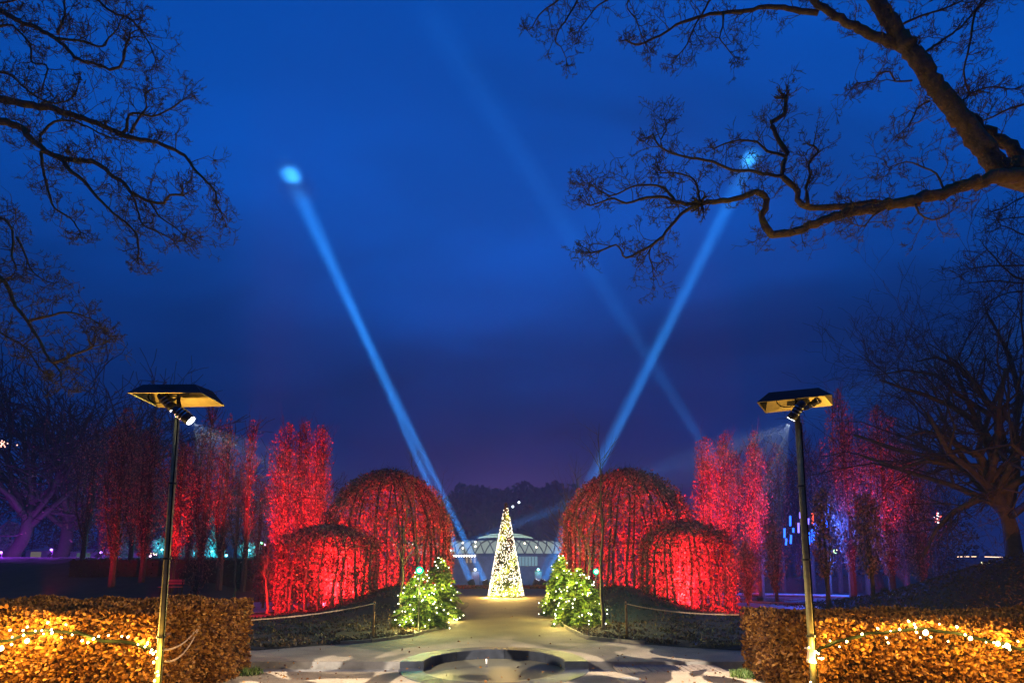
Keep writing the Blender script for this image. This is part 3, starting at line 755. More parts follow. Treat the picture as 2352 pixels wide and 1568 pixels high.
# gobo projections on the sand
gobo_light('projector_lamp', pL2 + (Vector((.6, 9.6, 0)) - pL2).normalized() * .03, (-1.4, 8.7, 0), GOBO, 74, 1.0)
gobo_light('projector_lamp', pL1 + Vector((.14, -.16, -.08)), (-2.2, 8.2, 0), GOBO * .25, 60, 2.2)
gobo_light('projector_lamp', pR1 + Vector((-.02, 0, -.05)), (1.0, 8.8, 0), GOBO * 1.1, 76, 3.1)
lamp('projector_spill', 'SPOT', pR1 + Vector((-.08, .02, -.10)), (1.0, .72, .42), SPILL, (-4.66, 8.8, .7), 30, .5, .05)
lamp('projector_spill', 'SPOT', pL2 + Vector((.10, .02, -.10)), (1.0, .72, .42), SPILL * .6, (4.08, 8.4, .5), 28, .5, .05)
# white socket box at the right pole, yellowish wrap at the left pole
q = at(1863, 1506, 6.76)
mb = MB(); mb.box(q, (.075, .05, .16), ry=.18); mb.box(q + Vector((-.02, -.01, .085)), (.10, .06, .02), ry=.35)
tag(mb.build('socket_box', mat_plain('cream_plastic', (.55, .42, .34), .5)), 'small cream socket box strapped to the right mast', 'socket box')
# ropes: two sagging from the left mast into the hedge, two fence ropes
def rope(a, b, sag, rad, label, n=16):
    pts = [Vector(a).lerp(Vector(b), k / n) - Vector((0, 0, sag * 4 * (k / n) * (1 - k / n))) for k in range(n + 1)]
    root = empty('rope', pts[0], label, 'rope', 'pale ropes closing off the beds')
    mb = MB()
    for s in (0, pi):
        tw = []
        sub = 10
        for i in range(len(pts) - 1):
            for k in range(sub):
                p = pts[i].lerp(pts[i + 1], k / sub); an = (i * sub + k) * .9 + s
                tw.append(p + Vector((0, cos(an), sin(an))) * rad * .45)
        mb.tube(tw, rad * .62, 5)
    mb.build('rope_strands', M['rope'], root); return root
hk = at(460, 1433, 8.1)
rope(at(374, 1491, 6.72), hk, .10, .013, 'upper pale rope sagging from the left mast to the hedge')
rope(at(379, 1517, 6.72), hk, .16, .013, 'lower pale rope sagging from the left mast to the hedge')
def rope_post(x, y, label):
    root = empty('rope_post', (x, y, 0), label, 'post', 'wooden posts of the rope barrier')
    MB().tube([(x, y, 0), (x, y, .93), (x, y, .965)], [.030, .028, .018], 10).build('post', M['wood'], root, True)
    MB().lathe((x, y, .90), [(.03, -.02), (.04, -.01), (.04, .01), (.03, .02)], 10).build('eyelet', M['steel_dark'], root)
PL = atz(857, 1467, 0); PR = atz(1440, 1468, 0)
rope_post(PL.x, PL.y, 'wooden rope post on the bed left of the path'); rope_post(PR.x, PR.y, 'wooden rope post on the bed right of the path')
rope(PL + Vector((0, -.03, .90)), at(560, 1424, 9.7), .06, .017, 'pale rope from the left post to the left hedge')
rope(PR + Vector((0, -.03, .90)), at(1700, 1411, 9.5), .07, .015, 'pale rope from the right post to the right hedge')

# ------------------------------------------------------------------ small firs with white fairy lights
def fir(x, y, h, w, nb, label, seed, e, tall=0):
    rs = np.random.RandomState(seed); r_ = random.Random(seed); z0 = hz_(x, y)
    root = empty('fir_tree', (x, y, z0), label, 'fir tree', 'small firs with white fairy lights')
    MB().tube([(x, y, z0 - .05), (x, y, z0 + h * .5), (x, y, z0 + h * .97)], [.06, .04, .012], 8).build('trunk', M['bark_young'], root)
    br = []; P = []; D = []; tips = []
    lv = int(h * 9)
    for i in range(lv):
        f = (i + .5) / lv; z = z0 + .10 + (h - .15) * f; rad = w * (max(.02, 1 - f ** 1.9)) ** .9 * (.95 if f > .08 else .8)
        nbr = int(15 - 8 * f)
        for k in range(nbr):
            a = r_.uniform(0, 2 * pi); ln = rad * r_.uniform(.75, 1.15) + .06
            pts = []
            for j in range(5):
                t = j / 4; pts.append((x + cos(a) * ln * t, y + sin(a) * ln * t, z + ln * (.25 * t - .55 * t * t + .12 * (f) * t)))
            br.append((pts, [.009 * (1 - .7 * j / 4) for j in range(5)]))
            m_ = int(26 + 60 * ln)
            t = rs.rand(m_) ** .7; pa = np.array(pts); idx = np.clip((t * 4).astype(int), 0, 3); ff = (t * 4 - idx)[:, None]
            q = pa[idx] * (1 - ff) + pa[idx + 1] * ff
            side = np.array([-sin(a), cos(a), 0]); s = (rs.rand(m_) - .5)[:, None]
            q = q + side * s * .24 * ln + rs.randn(m_, 3) * .018
            d = np.array([cos(a), sin(a), -.25])[None] + side * np.sign(s) * .9
            P.append(q); D.append(np.broadcast_to(d, (m_, 3)))
            if r_.random() < .8: tips.append(pts[4])
    V, F = batch_tubes(br, 3); link('branches', np_mesh('branches', V, F), M['twig'], root)['kind'] = 'stuff'
    V, F = diam_vf(np.concatenate(P), .13, .26, D=np.concatenate(D), rs=rs, spread=.45)
    link('needles', np_mesh('needles', V, F), M['needle'], root)['kind'] = 'stuff'
    # bulbs on the camera-facing and side boughs
    B = []
    r_.shuffle(tips)
    for p in tips[:nb * 2]:
        if p[1] < y + .25 and len(B) < nb: B.append(Vector(p) + Vector((r_.uniform(-.04, .04), -.06, r_.uniform(-.02, .06))))
    add_bulbs(root, B, bulb_mesh('bulb', 'led_cool', .0135, 6))
    for k in range(8):
        q = B[(k * 7) % len(B)]; lamp('fairy_lamp', 'POINT', q + Vector((0, -.15, .10)), (1.0, .84, .22), e, size=.06)
    return root
fir(-2.80, 16.2, 1.80, .86, 62, 'nearer fir with fairy lights left of the path', 21, EF)
fir(-2.54, 18.6, 2.25, .80, 50, 'taller fir with fairy lights left of the path', 22, EF)
fir(2.14, 16.8, 1.85, .84, 62, 'nearer fir with fairy lights right of the path', 23, EF)
fir(1.80, 19.6, 2.30, .76, 45, 'taller fir with fairy lights right of the path', 24, EF)

# ------------------------------------------------------------------ the cone shaped light tree in the middle
CT = Vector((at(1162, 1368, 32.5).x, 32.5, 0)); CH, CW = 5.75, 1.02
root = empty('cone_tree', CT, 'tall slim cone tree covered all over in white lights', 'light tree')
rs = np.random.RandomState(5)
MB().lathe(CT, [(CW * .86, 0), (CW * .86, .15), (.10, CH - .15), (.001, CH)], 20).build('frame_cone', mat_plain('cone_mesh', (.020, .032, .010), .9, var=.5, scale=14), root)
MB().lathe(CT, [(.14, CH - .45), (.09, CH), (.001, CH + .06)], 14).build('tip_cap', M['steel_dark'], root)
n = 15000; f = 1 - np.sqrt(rs.rand(n)); a = rs.rand(n) * 2 * pi; rad = (CW * (1 - f) + .06) * (.88 + .14 * rs.rand(n))
P = np.stack([CT.x + rad * np.cos(a), CT.y + rad * np.sin(a), .05 + f * (CH - .2)], -1)
V, F = diam_vf(P, .11, .28, D=np.stack([np.cos(a), np.sin(a), -.2 + 0 * a], -1), rs=rs, spread=.9)
link('needles', np_mesh('needles', V, F), M['needle'], root)['kind'] = 'stuff'
n = 3000; f = 1 - np.sqrt(rs.rand(n) * .99 + .0); a = rs.rand(n) * 2 * pi
f = np.clip(f, 0, .955)
dens = .78 + .22 * np.sin(f * 24 + 3 * np.cos(a * 1 + 1)) ; keep = rs.rand(n) < dens; f, a = f[keep], a[keep]
rad = CW * (1 - f) + .085
B = np.stack([CT.x + rad * np.cos(a), CT.y + rad * np.sin(a), .06 + f * (CH - .15)], -1)
front = np.argsort(B[:, 1])[:290]
me = bulb_mesh('bulb', 'led_white', .019, 6)
add_bulbs(root, [Vector(B[i]) for i in front], me)
rest = np.setdiff1d(np.arange(len(B)), front)
r0 = .019; oct_ = np.array([[0, 0, -1.3], [1, 0, 0], [0, 1, 0], [-1, 0, 0], [0, -1, 0], [0, 0, 1.3]]) * r0
V = (B[rest][:, None, :] + oct_[None]).reshape(-1, 3)
F = (np.arange(len(rest)) * 6)[:, None, None] + np.array([[0, 2, 1], [0, 3, 2], [0, 4, 3], [0, 1, 4], [5, 1, 2], [5, 2, 3], [5, 3, 4], [5, 4, 1]])[None]
o = link('bulbs', np_mesh('bulbs', V, F.reshape(-1, 3)), M['led_white'], root); o['kind'] = 'stuff'
for k in range(14):
    f = (k + .5) / 14; an = -pi / 2 + (k % 5 - 2) * .55; rad = CW * (1 - f) + .32
    lamp('cone_lamp', 'POINT', (CT.x + rad * cos(an), CT.y + rad * sin(an), .12 + f * f * CH * .9), (1.0, .62, .14), ECONE * (1.2 - f), size=.12)
# ------------------------------------------------------------------ hornbeam arbours (tall domed pavilions of pleached trees)
def arbour(c, rad, h, hs, nst, nleaf, label, seed, part=(0, 2 * pi), ry=1.0, lsz=.125, z0=None):
    """c centre, rad radius, h total height, hs height where the dome starts"""
    rs = np.random.RandomState(seed); r_ = random.Random(seed)
    z0 = 0.0 if z0 is None else z0
    root = empty('hornbeam_arbour', (c[0], c[1], z0), label, 'arbour', 'red lit hornbeam arbours')
    def surf(a, f):
        """a angle, f 0..1 along the profile -> point"""
        Lw = hs; Ld = pi / 2 * ((h - hs) + rad) / 2; s = f * (Lw + Ld)
        if s < Lw: r0, z = rad, s
        else:
            ph = (s - Lw) / Ld * pi / 2; r0, z = rad * cos(ph), hs + (h - hs) * sin(ph)
        return Vector((c[0] + r0 * cos(a), c[1] + ry * r0 * sin(a), z0 + z))
    for k in range(nst):
        a = part[0] + (part[1] - part[0]) * (k + .5 * r_.random()) / nst
        pts = []; ph = r_.uniform(0, 6)
        for j in range(11):
            f = j / 10; p = surf(a + .05 * sin(f * 5 + ph), f * r_.uniform(.97, 1.0)); p = p + Vector((r_.gauss(0, .03), r_.gauss(0, .03), 0)); pts.append(p)
        pts[0].z = z0 + min(0, hz_(pts[0].x, pts[0].y)) - .05
        o = MB().tube(pts, [.068 * (1 - .75 * j / 10) * r_.uniform(.8, 1.2) for j in range(11)], 5, False).build('stem', M['bark_dark'], root)
    for k in range(7):
        z = .55 + k * (h - .9) / 7.2
        # find f for the height
        fs_ = np.linspace(0, 1, 200); zz_ = [surf(0, f).z - z0 for f in fs_]; f = fs_[int(np.argmin(np.abs(np.array(zz_) - z)))]
        pts = [surf(a, f) for a in np.linspace(part[0], part[1], 37)]
        MB().tube(pts, .012, 4, False).build('hoop', M['steel_dark'], root)
    # side twigs
    polys = []
    for k in range(int(nleaf * .10)):
        a = r_.uniform(*part); f = r_.random() ** .8; p = surf(a, f); q = surf(a, min(1, f + .05)); d = (q - p).normalized()
        n_ = Vector((cos(a), sin(a), .3 + f)).normalized()
        d = (d + n_ * r_.gauss(0, .25) + Vector((-sin(a), cos(a), 0)) * r_.gauss(0, .6)).normalized()
        twig(polys, r_, p, d, r_.uniform(.4, .9), .009, 0, 1, 2, wob=.22, up=.05, K=4)
        if f > .80 and r_.random() < .5: twig(polys, r_, p, (n_ + Vector((r_.gauss(0, .3), 0, .5))).normalized(), r_.uniform(.25, .6), .006, 0, 0, 0, wob=.15, K=4)
    V, F = batch_tubes(polys, 3); link('twigs', np_mesh('twigs', V, F), M['twig'], root)['kind'] = 'stuff'
    # clinging dry leaves, in clumps
    n = int(nleaf * 4.2); a = part[0] + (part[1] - part[0]) * rs.rand(n); f = rs.rand(n)
    cl = .5 + .28 * np.sin(a * 9 + 3 * np.sin(f * 11 + seed)) + .25 * np.sin(f * 23 + a * 5 + seed) + .2 * np.sin(a * 31 + f * 17)
    keep = rs.rand(n) < np.clip(cl * .85 + .15 * f, .22, 1); a, f = a[keep], f[keep]
    Lw = hs; Ld = pi / 2 * ((h - hs) + rad) / 2; s = f * (Lw + Ld); w = s < Lw; ph = np.where(w, 0, (s - Lw) / Ld * pi / 2)
    r0 = rad * np.cos(ph); z = np.where(w, s, hs + (h - hs) * np.sin(ph))
    off = 1 + (rs.rand(len(a)) - .55) * .16
    P = np.stack([c[0] + r0 * off * np.cos(a), c[1] + ry * r0 * off * np.sin(a), z0 + z * (1 + (off - 1) * .5 * (f > .6)) + .03], -1) + rs.randn(len(a), 3) * .05
    P[:, 2] = np.maximum(P[:, 2], hterrain(P[:, 0], P[:, 1]) * (P[:, 2] < .5) + .03)
    V, F = leaves_vf(P, lsz, .55, D=np.tile([0, 0, -.5], (len(P), 1)), rs=rs, spread=1.3)
    link('leaves', np_mesh('leaves', V, F), M['red_leaf'], root)['kind'] = 'stuff'
    return root
RED = (1.0, .012, .022)
def floodlight(loc, target, col, e, label, ang=95, size=.12, mat='steel_dark'):
    root = empty('floodlight', loc, label, 'floodlight', 'coloured floodlights on the ground')
    d = (Vector(target) - Vector(loc)).normalized(); p = Vector(loc)
    q = d.to_track_quat('-Z', 'Y')
    mb = MB(); mb.box((0, 0, .02), (.26, .20, .08)); mb.box((0, 0, -.03), (.30, .24, .02)); mb.box((.16, 0, 0), (.01, .04, .2)); mb.box((-.16, 0, 0), (.01, .04, .2))
    mb.v = [tuple(p + q @ Vector(v)) for v in mb.v]; mb.build('housing', M[mat], root)
    l = lamp('floodlight_lamp', 'SPOT', p + d * .08, col, e, target, ang, .8, size)
    return root
AL = Vector(((892 - 1176) / FPX * 27.0, 27.0, 0)); AR = Vector(((1440 - 1176) / FPX * 27.0, 27.0, 0))
arbour(AL, 3.1, 6.50, 3.3, 46, 11500, 'large domed arbour left of the path, glowing red', 41)
arbour(AR, 3.25, 6.55, 3.3, 48, 11500, 'large domed arbour right of the path, glowing red', 42)
SL = Vector(((757 - 1176) / FPX * 23.0, 23.0, 0)); SR = Vector(((1577 - 1176) / FPX * 23.0, 23.2, 0))
arbour(SL, 2.05, 3.45, 2.6, 26, 5200, 'smaller low arbour at the far left end of the red pair', 43, lsz=.115)
arbour(SR, 1.90, 3.60, 2.7, 26, 5200, 'smaller low arbour at the far right end of the red pair', 44, lsz=.115)
# red floodlights inside and in front of the arbours
for (x, y, tx, ty, tz, e, ang, lab) in [
    (AL.x - .3, AL.y - .5, AL.x - .3, AL.y + 3.0, 2.2, 2600, 150, 'red floodlight inside the large left arbour, facing its back wall'),
    (AL.x + 1.4, AL.y + .5, AL.x + 3.2, AL.y - .3, 3.2, 600, 130, 'red floodlight inside the large left arbour, facing the path side'),
    (AL.x - 1.9, AL.y - 4.4, AL.x - .4, AL.y, 3.0, 6000, 95, 'red floodlight on the bed before the large left arbour'),
    (AR.x + .3, AR.y - .5, AR.x + .5, AR.y + 3.0, 2.2, 2600, 150, 'red floodlight inside the large right arbour, facing its back wall'),
    (AR.x - 1.4, AR.y + .5, AR.x - 3.2, AR.y - .3, 3.2, 700, 130, 'red floodlight inside the large right arbour, facing the path side'),
    (AR.x + 2.2, AR.y - 4.4, AR.x + .8, AR.y, 3.0, 7000, 95, 'red floodlight on the bed before the large right arbour'),
    (SL.x, SL.y, SL.x, SL.y + 1.5, 1.5, 90, 160, 'red floodlight inside the small left arbour'),
    (SL.x - 2.0, SL.y - 4.4, SL.x, SL.y, 1.5, 900, 80, 'red floodlight on the lawn before the small left arbour'),
    (SR.x, SR.y, SR.x, SR.y + 1.5, 1.5, 80, 160, 'red floodlight inside the small right arbour'),
    (SR.x + 1.4, SR.y - 4.4, SR.x, SR.y, 1.6, 800, 80, 'red floodlight on the lawn before the small right arbour'),
]:
    z = max(.1, hz_(x, y) + .12)
    floodlight((x, y, z), (tx, ty, tz), RED, e * ERED, lab, ang)
# green floodlights on short posts between firs and arbours
for u, v, yy, lab, tgt in ((964, 1309, 15.4, 'bright green lamp behind the left fir', (-3.2, 20, 1.5)), (1369, 1312, 19.2, 'bright green lamp behind the young tree on the right', (3.3, 14, 1))):
    p = at(u, v, yy); zb = hz_(p.x, p.y)
    root = empty('green_lamp', (p.x, p.y, zb), lab, 'lamp', 'green lamps beside the arbours')
    MB().tube([(p.x, p.y, zb - .05), (p.x, p.y, p.z - .08)], .018, 8).build('post', M['steel_dark'], root)
    MB().tube([p + Vector((0, .12, 0)), p + Vector((0, .02, 0))], [.07, .085], 14).build('housing', M['steel_dark'], root)
    MB().tube([p + Vector((0, .0, 0)), p + Vector((0, -.02, 0))], [.11, .105], 16).build('lens', M['led_green'], root)
    MB().lathe(p + Vector((0, -.04, 0)), [(.001, -.05), (.04, -.032), (.052, 0), (.04, .032), (.001, .05)], 12).build('bulb', M['lens'], root, True)
    lamp('green_lamp_light', 'POINT', p + Vector((.02, -.16, 0)), (.06, 1.0, .55), 90 * EGREEN, size=.07)

# ------------------------------------------------------------------ young bare trees beside the path
def young_tree(u, vb, vt, y, lean, label, seed, dens=14, ln=.75, rad=.05):
    r_ = random.Random(seed); b = at(u, vb, y); zb = hz_(b.x, y); t_ = at(u + lean, vt, y + .2)
    root = empty('young_tree', (b.x, y, zb), label, 'young tree', 'young bare trees beside the path')
    k = 13; pts = []
    for i in range(k):
        f = i / (k - 1); p = Vector((b.x, y, zb - .05)).lerp(t_, f); p += Vector((r_.gauss(0, .035), r_.gauss(0, .035), 0)) * (1 if 0 < i else 0); pts.append(p)
    MB().tube(pts, [rad * (1 - .9 * i / (k - 1)) for i in range(k)], 8).build('trunk', M['bark_young'], root, True)
    polys = []; H = t_.z - zb
    for j in range(dens):
        f = r_.uniform(.35, .97); i = f * (k - 1); i0 = int(i); p = pts[i0].lerp(pts[min(k - 1, i0 + 1)], i - i0)
        a = r_.uniform(0, 2 * pi); d = Vector((cos(a), sin(a) * .6, r_.uniform(.5, 1.3))).normalized()
        twig(polys, r_, p, d, H * .26 * ln * (1.3 - f * .7) * r_.uniform(.7, 1.2), rad * .52 * (1.2 - f), 0, 2, 3, wob=.14, up=.10, ratio=.5, ang=(.4, .8), tip=.3)
    V, F = batch_tubes(polys, 4); link('branches', np_mesh('branches', V, F), M['bark_young'], root)['kind'] = 'stuff'
    return root
young_tree(1385, 1432, 972, 15.6, -6, 'tallest young tree right of the path, green lit at its foot', 61, 15, .75, .062)
young_tree(1334, 1300, 1060, 21.5, -12, 'young tree leaning left behind the right fir', 62, 16, .9, .05)
young_tree(1306, 1290, 1110, 24.5, -10, 'pale twigged young tree at the path side of the right arbour', 63, 22, 1.2, .05)
young_tree(1345, 1330, 1120, 18.6, 14, 'thin young tree close behind the green lamp on the right', 64, 10, .7, .035)
young_tree(920, 1350, 1120, 18.2, 18, 'young tree behind the nearer fir on the left', 65, 12, .8, .05)
young_tree(967, 1300, 1040, 20.6, -20, 'tallest young tree left of the path, standing before the arbour', 66, 12, .7, .05)
young_tree(1004, 1300, 1100, 24.5, 12, 'pale twigged young tree at the path side of the left arbour', 67, 22, 1.1, .045)
young_tree(540, 1352, 1150, 24.0, 5, 'thin dark young tree beyond the end of the left hedge', 68, 9, .7, .05)
young_tree(614, 1398, 1225, 21.5, 2, 'short young tree with a red lit crown left of the small arbour', 69, 12, .8, .06)

# ------------------------------------------------------------------ columnar trees still in leaf
def column_tree(u, vt, y, wpx, label, seed, nl=1500, vb=None, group='red lit columnar trees', leaf='pop_leaf', lo=.12, lobes=5, lsz=.115, z0=None):
    rs = np.random.RandomState(seed); r_ = random.Random(seed)
    x = (u - 1176) / FPX * y * .995; zb = hz_(x, y) if z0 is None else z0; top = at(u, vt, y); H = top.z - zb; W = wpx / FPX * y / 2
    root = empty('columnar_tree', (x, y, zb), label, 'columnar tree', group)
    MB().tube([(x, y, zb - .05), (x + .05, y, zb + H * .3), (x, y, zb + H * .75)], [.022 * H ** .9, .016 * H ** .9, .01], 7).build('trunk', M['bark_dark'], root)
    polys = []; P = []
    # several ascending leaders, each a narrow plume
    for k in range(lobes):
        a = 2 * pi * (k + r_.random() * .6) / lobes; rr_ = W * (.62 if k else .08) * r_.uniform(.7, 1.15)
        hz2 = H * (r_.uniform(.80, .98) if k else .985); ph = r_.uniform(0, 6)
        K = 9; pts = []
        for j in range(K):
            f = j / (K - 1); q = rr_ * (ss(0, .45, f)) * (1 - .35 * f)
            pts.append((x + q * cos(a) + .04 * H * .1 * sin(f * 7 + ph), y + q * sin(a), zb + H * lo * .6 + (hz2 - H * lo * .6) * f))
        polys.append((pts, [.0065 * H * (1 - .85 * j / (K - 1)) for j in range(K)]))
        n = int(nl * 2.1 / lobes * (1.15 if k == 0 else 1)); f = rs.rand(n) ** .85; pa = np.array(pts, float); ix = np.clip((f * (K - 1)).astype(int), 0, K - 2); ff = (f * (K - 1) - ix)[:, None]
        c = pa[ix] * (1 - ff) + pa[ix + 1] * ff
        pr_ = W * .72 * (np.where(f < .5, .30 + .70 * ss(0, .5, f), np.sqrt(np.maximum(0, 1 - ((f - .5) / .5) ** 4)))) * (1.0 + .25 * np.sin(f * 19 + ph))
        an = rs.rand(n) * 2 * pi; qr = np.sqrt(rs.rand(n)) * pr_
        cl = .5 + .5 * np.sin(f * 31 + an * 2 + ph) * np.sin(f * 13 + ph * 2)
        keep = (rs.rand(n) < .35 + .75 * cl) & (c[:, 2] > zb + H * lo)
        P.append(np.stack([c[:, 0] + qr * np.cos(an), c[:, 1] + qr * np.sin(an), c[:, 2] + rs.randn(n) * .08], -1)[keep])
    V, F = batch_tubes(polys, 5)
    b2 = []
    for k in range(int(60 + lobes * 14)):
        pts, rd = polys[r_.randrange(lobes)]; i = r_.randint(1, 7); a = r_.uniform(0, 6.3)
        twig(b2, r_, Vector(pts[i]), Vector((cos(a) * .45, sin(a) * .45, 1)).normalized(), H * .13 * r_.uniform(.6, 1.2), .0018 * H, 0, 1, 2, wob=.12, up=.18, ratio=.5, K=4, ang=(.25, .6))
    V2, F2 = batch_tubes(b2, 3); V, F = join_vf([(V, F), (V2, F2)])
    link('branches', np_mesh('branches', V, F), M['twig_far'], root)['kind'] = 'stuff'
    P = np.concatenate(P)
    if len(P):
        V, F = diam_vf(P, lsz, .5, D=np.tile([0, 0, .9], (len(P), 1)), rs=rs, spread=1.0)
        link('crown', np_mesh('crown', V, F), M[leaf], root)['kind'] = 'stuff'
    return root
column_tree(646, 966, 33, 78, 'left plume of the tight trio of bright red columnar trees', 71, 4200, lobes=6)
column_tree(690, 962, 34, 70, 'middle plume of the tight trio of bright red columnar trees', 72, 4200, lobes=6)
column_tree(727, 972, 33, 62, 'right plume of the tight trio of bright red columnar trees', 73, 3800, lobes=6)
column_tree(562, 958, 32, 44, 'very thin sparse columnar tree between the trio and the left mast', 74, 650, lobes=3)
column_tree(507, 948, 31, 62, 'columnar tree just right of the left mast with a bright red tip', 75, 1700)
column_tree(462, 925, 32, 66, 'columnar tree whose tip shows just under the left hood', 76, 1900)
column_tree(398, 1010, 29, 90, 'dim columnar tree directly behind the left mast', 77, 3000, lo=.2)
column_tree(330, 958, 31, 88, 'dim columnar tree left of the left mast', 78, 3600, lo=.15)
column_tree(262, 930, 30, 92, 'dark purple columnar tree, second left of the left mast', 79, 3600, lo=.15)
column_tree(1634, 996, 33, 66, 'pinkish columnar tree nearest the right arbours', 81, 4300, lobes=6)
column_tree(1677, 988, 35, 56, 'narrow columnar tree second from the right arbours', 82, 2600)
column_tree(1745, 984, 33, 62, 'columnar tree between the right mast and the pinkish pair', 83, 3000)
column_tree(1862, 950, 37, 44, 'thin columnar tree just right of the right mast', 84, 1500, lobes=4)
column_tree(1899, 1010, 34, 50, 'short columnar tree right of the right mast', 85, 1500)
column_tree(1953, 887, 30, 72, 'tallest columnar tree on the right with a bright red tip', 86, 3000)
column_tree(2043, 925, 29, 104, 'broad dim columnar tree before the bare spreading tree', 87, 4600)
column_tree(2110, 1010, 28, 90, 'dim brownish columnar tree under the bare spreading tree', 88, 3600)
column_tree(1712, 1240, 24.5, 48, 'short leafy red tree beside the small right arbour', 89, 900, lobes=4, lsz=.13)
column_tree(1778, 1170, 26.5, 54, 'short leafy red tree left of the right mast foot', 90, 1100, lobes=4, lsz=.14)
column_tree(1895, 1120, 23, 60, 'slim tree on the pond edge right of the right mast', 91, 1000, lobes=4, lo=.25, lsz=.13)
column_tree(1998, 1130, 22.5, 70, 'slim red leaved tree at the right end of the pond', 92, 1300, lobes=4, lo=.22, lsz=.13)
column_tree(610, 1240, 23.5, 60, 'short dark red tree against the small left arbour', 93, 1100, lobes=4, lsz=.13)
column_tree(455, 1190, 27, 80, 'low red tinged bush tree by the bench', 94, 900, lobes=5, lo=.05)
for i_, (u_, v_, y_, w_) in enumerate([(1703, 1030, 38, 60), (1795, 1015, 38, 70), (1832, 1040, 39, 60), (1925, 1000, 38, 64), (1990, 955, 36, 70), (2078, 1000, 35, 80), (2150, 1060, 34, 90)]):
    column_tree(u_, v_, y_, w_, 'dim columnar tree in the back row beyond the pond, %s from the left' % ('first second third fourth fifth sixth last'.split()[i_]), 120 + i_, 1700, group='back row of dim columnar trees')
for i_, (u_, v_, y_, w_) in enumerate([(190, 960, 36, 90), (300, 990, 37, 90), (430, 985, 37, 80), (540, 1060, 38, 70), (590, 1090, 39, 60)]):
    column_tree(u_, v_, y_, w_, 'dim columnar tree in the back row on the left bank, %s from the left' % ('first second third fourth last'.split()[i_]), 140 + i_, 1600, group='back row of dim columnar trees on the left')
# red floodlights for the columnar trees
for (x, y, tx, ty, tz, e, ang, lab) in [
    (-13.4, 28.0, -13.4, 34, 7.5, 6500, 62, 'red floodlight at the foot of the bright red trio'),
    (-17.6, 27.0, -18.0, 32, 9.5, 2000, 40, 'red floodlight aimed at the tips right of the left mast'),
    (-22.5, 25.5, -22.5, 31, 6.0, 420, 90, 'weak red floodlight among the dim left trees'),
    (-15.0, 22.0, -14.8, 24, 3.0, 120, 90, 'red floodlight near the bench'),
    (13.2, 28.4, 13.2, 34, 7.0, 7000, 62, 'red floodlight at the foot of the pinkish columnar trees'),
    (19.4, 26.0, 19.4, 30.0, 10.5, 1900, 48, 'red floodlight aimed at the tallest right columnar tree'),
    (17.2, 24.6, 17.2, 31, 3.5, 240, 100, 'weak red floodlight on the pond edge'),
    (23.6, 23.5, 23.0, 29, 4.5, 150, 100, 'weak red floodlight under the bare spreading tree'),
    (11.4, 20.6, 11.0, 24.5, 2.0, 160, 90, 'red floodlight beside the small right arbour'),
]:
    floodlight((x, y, hz_(x, y) + .12), (tx, ty, tz), RED, e * ERED, lab, ang)

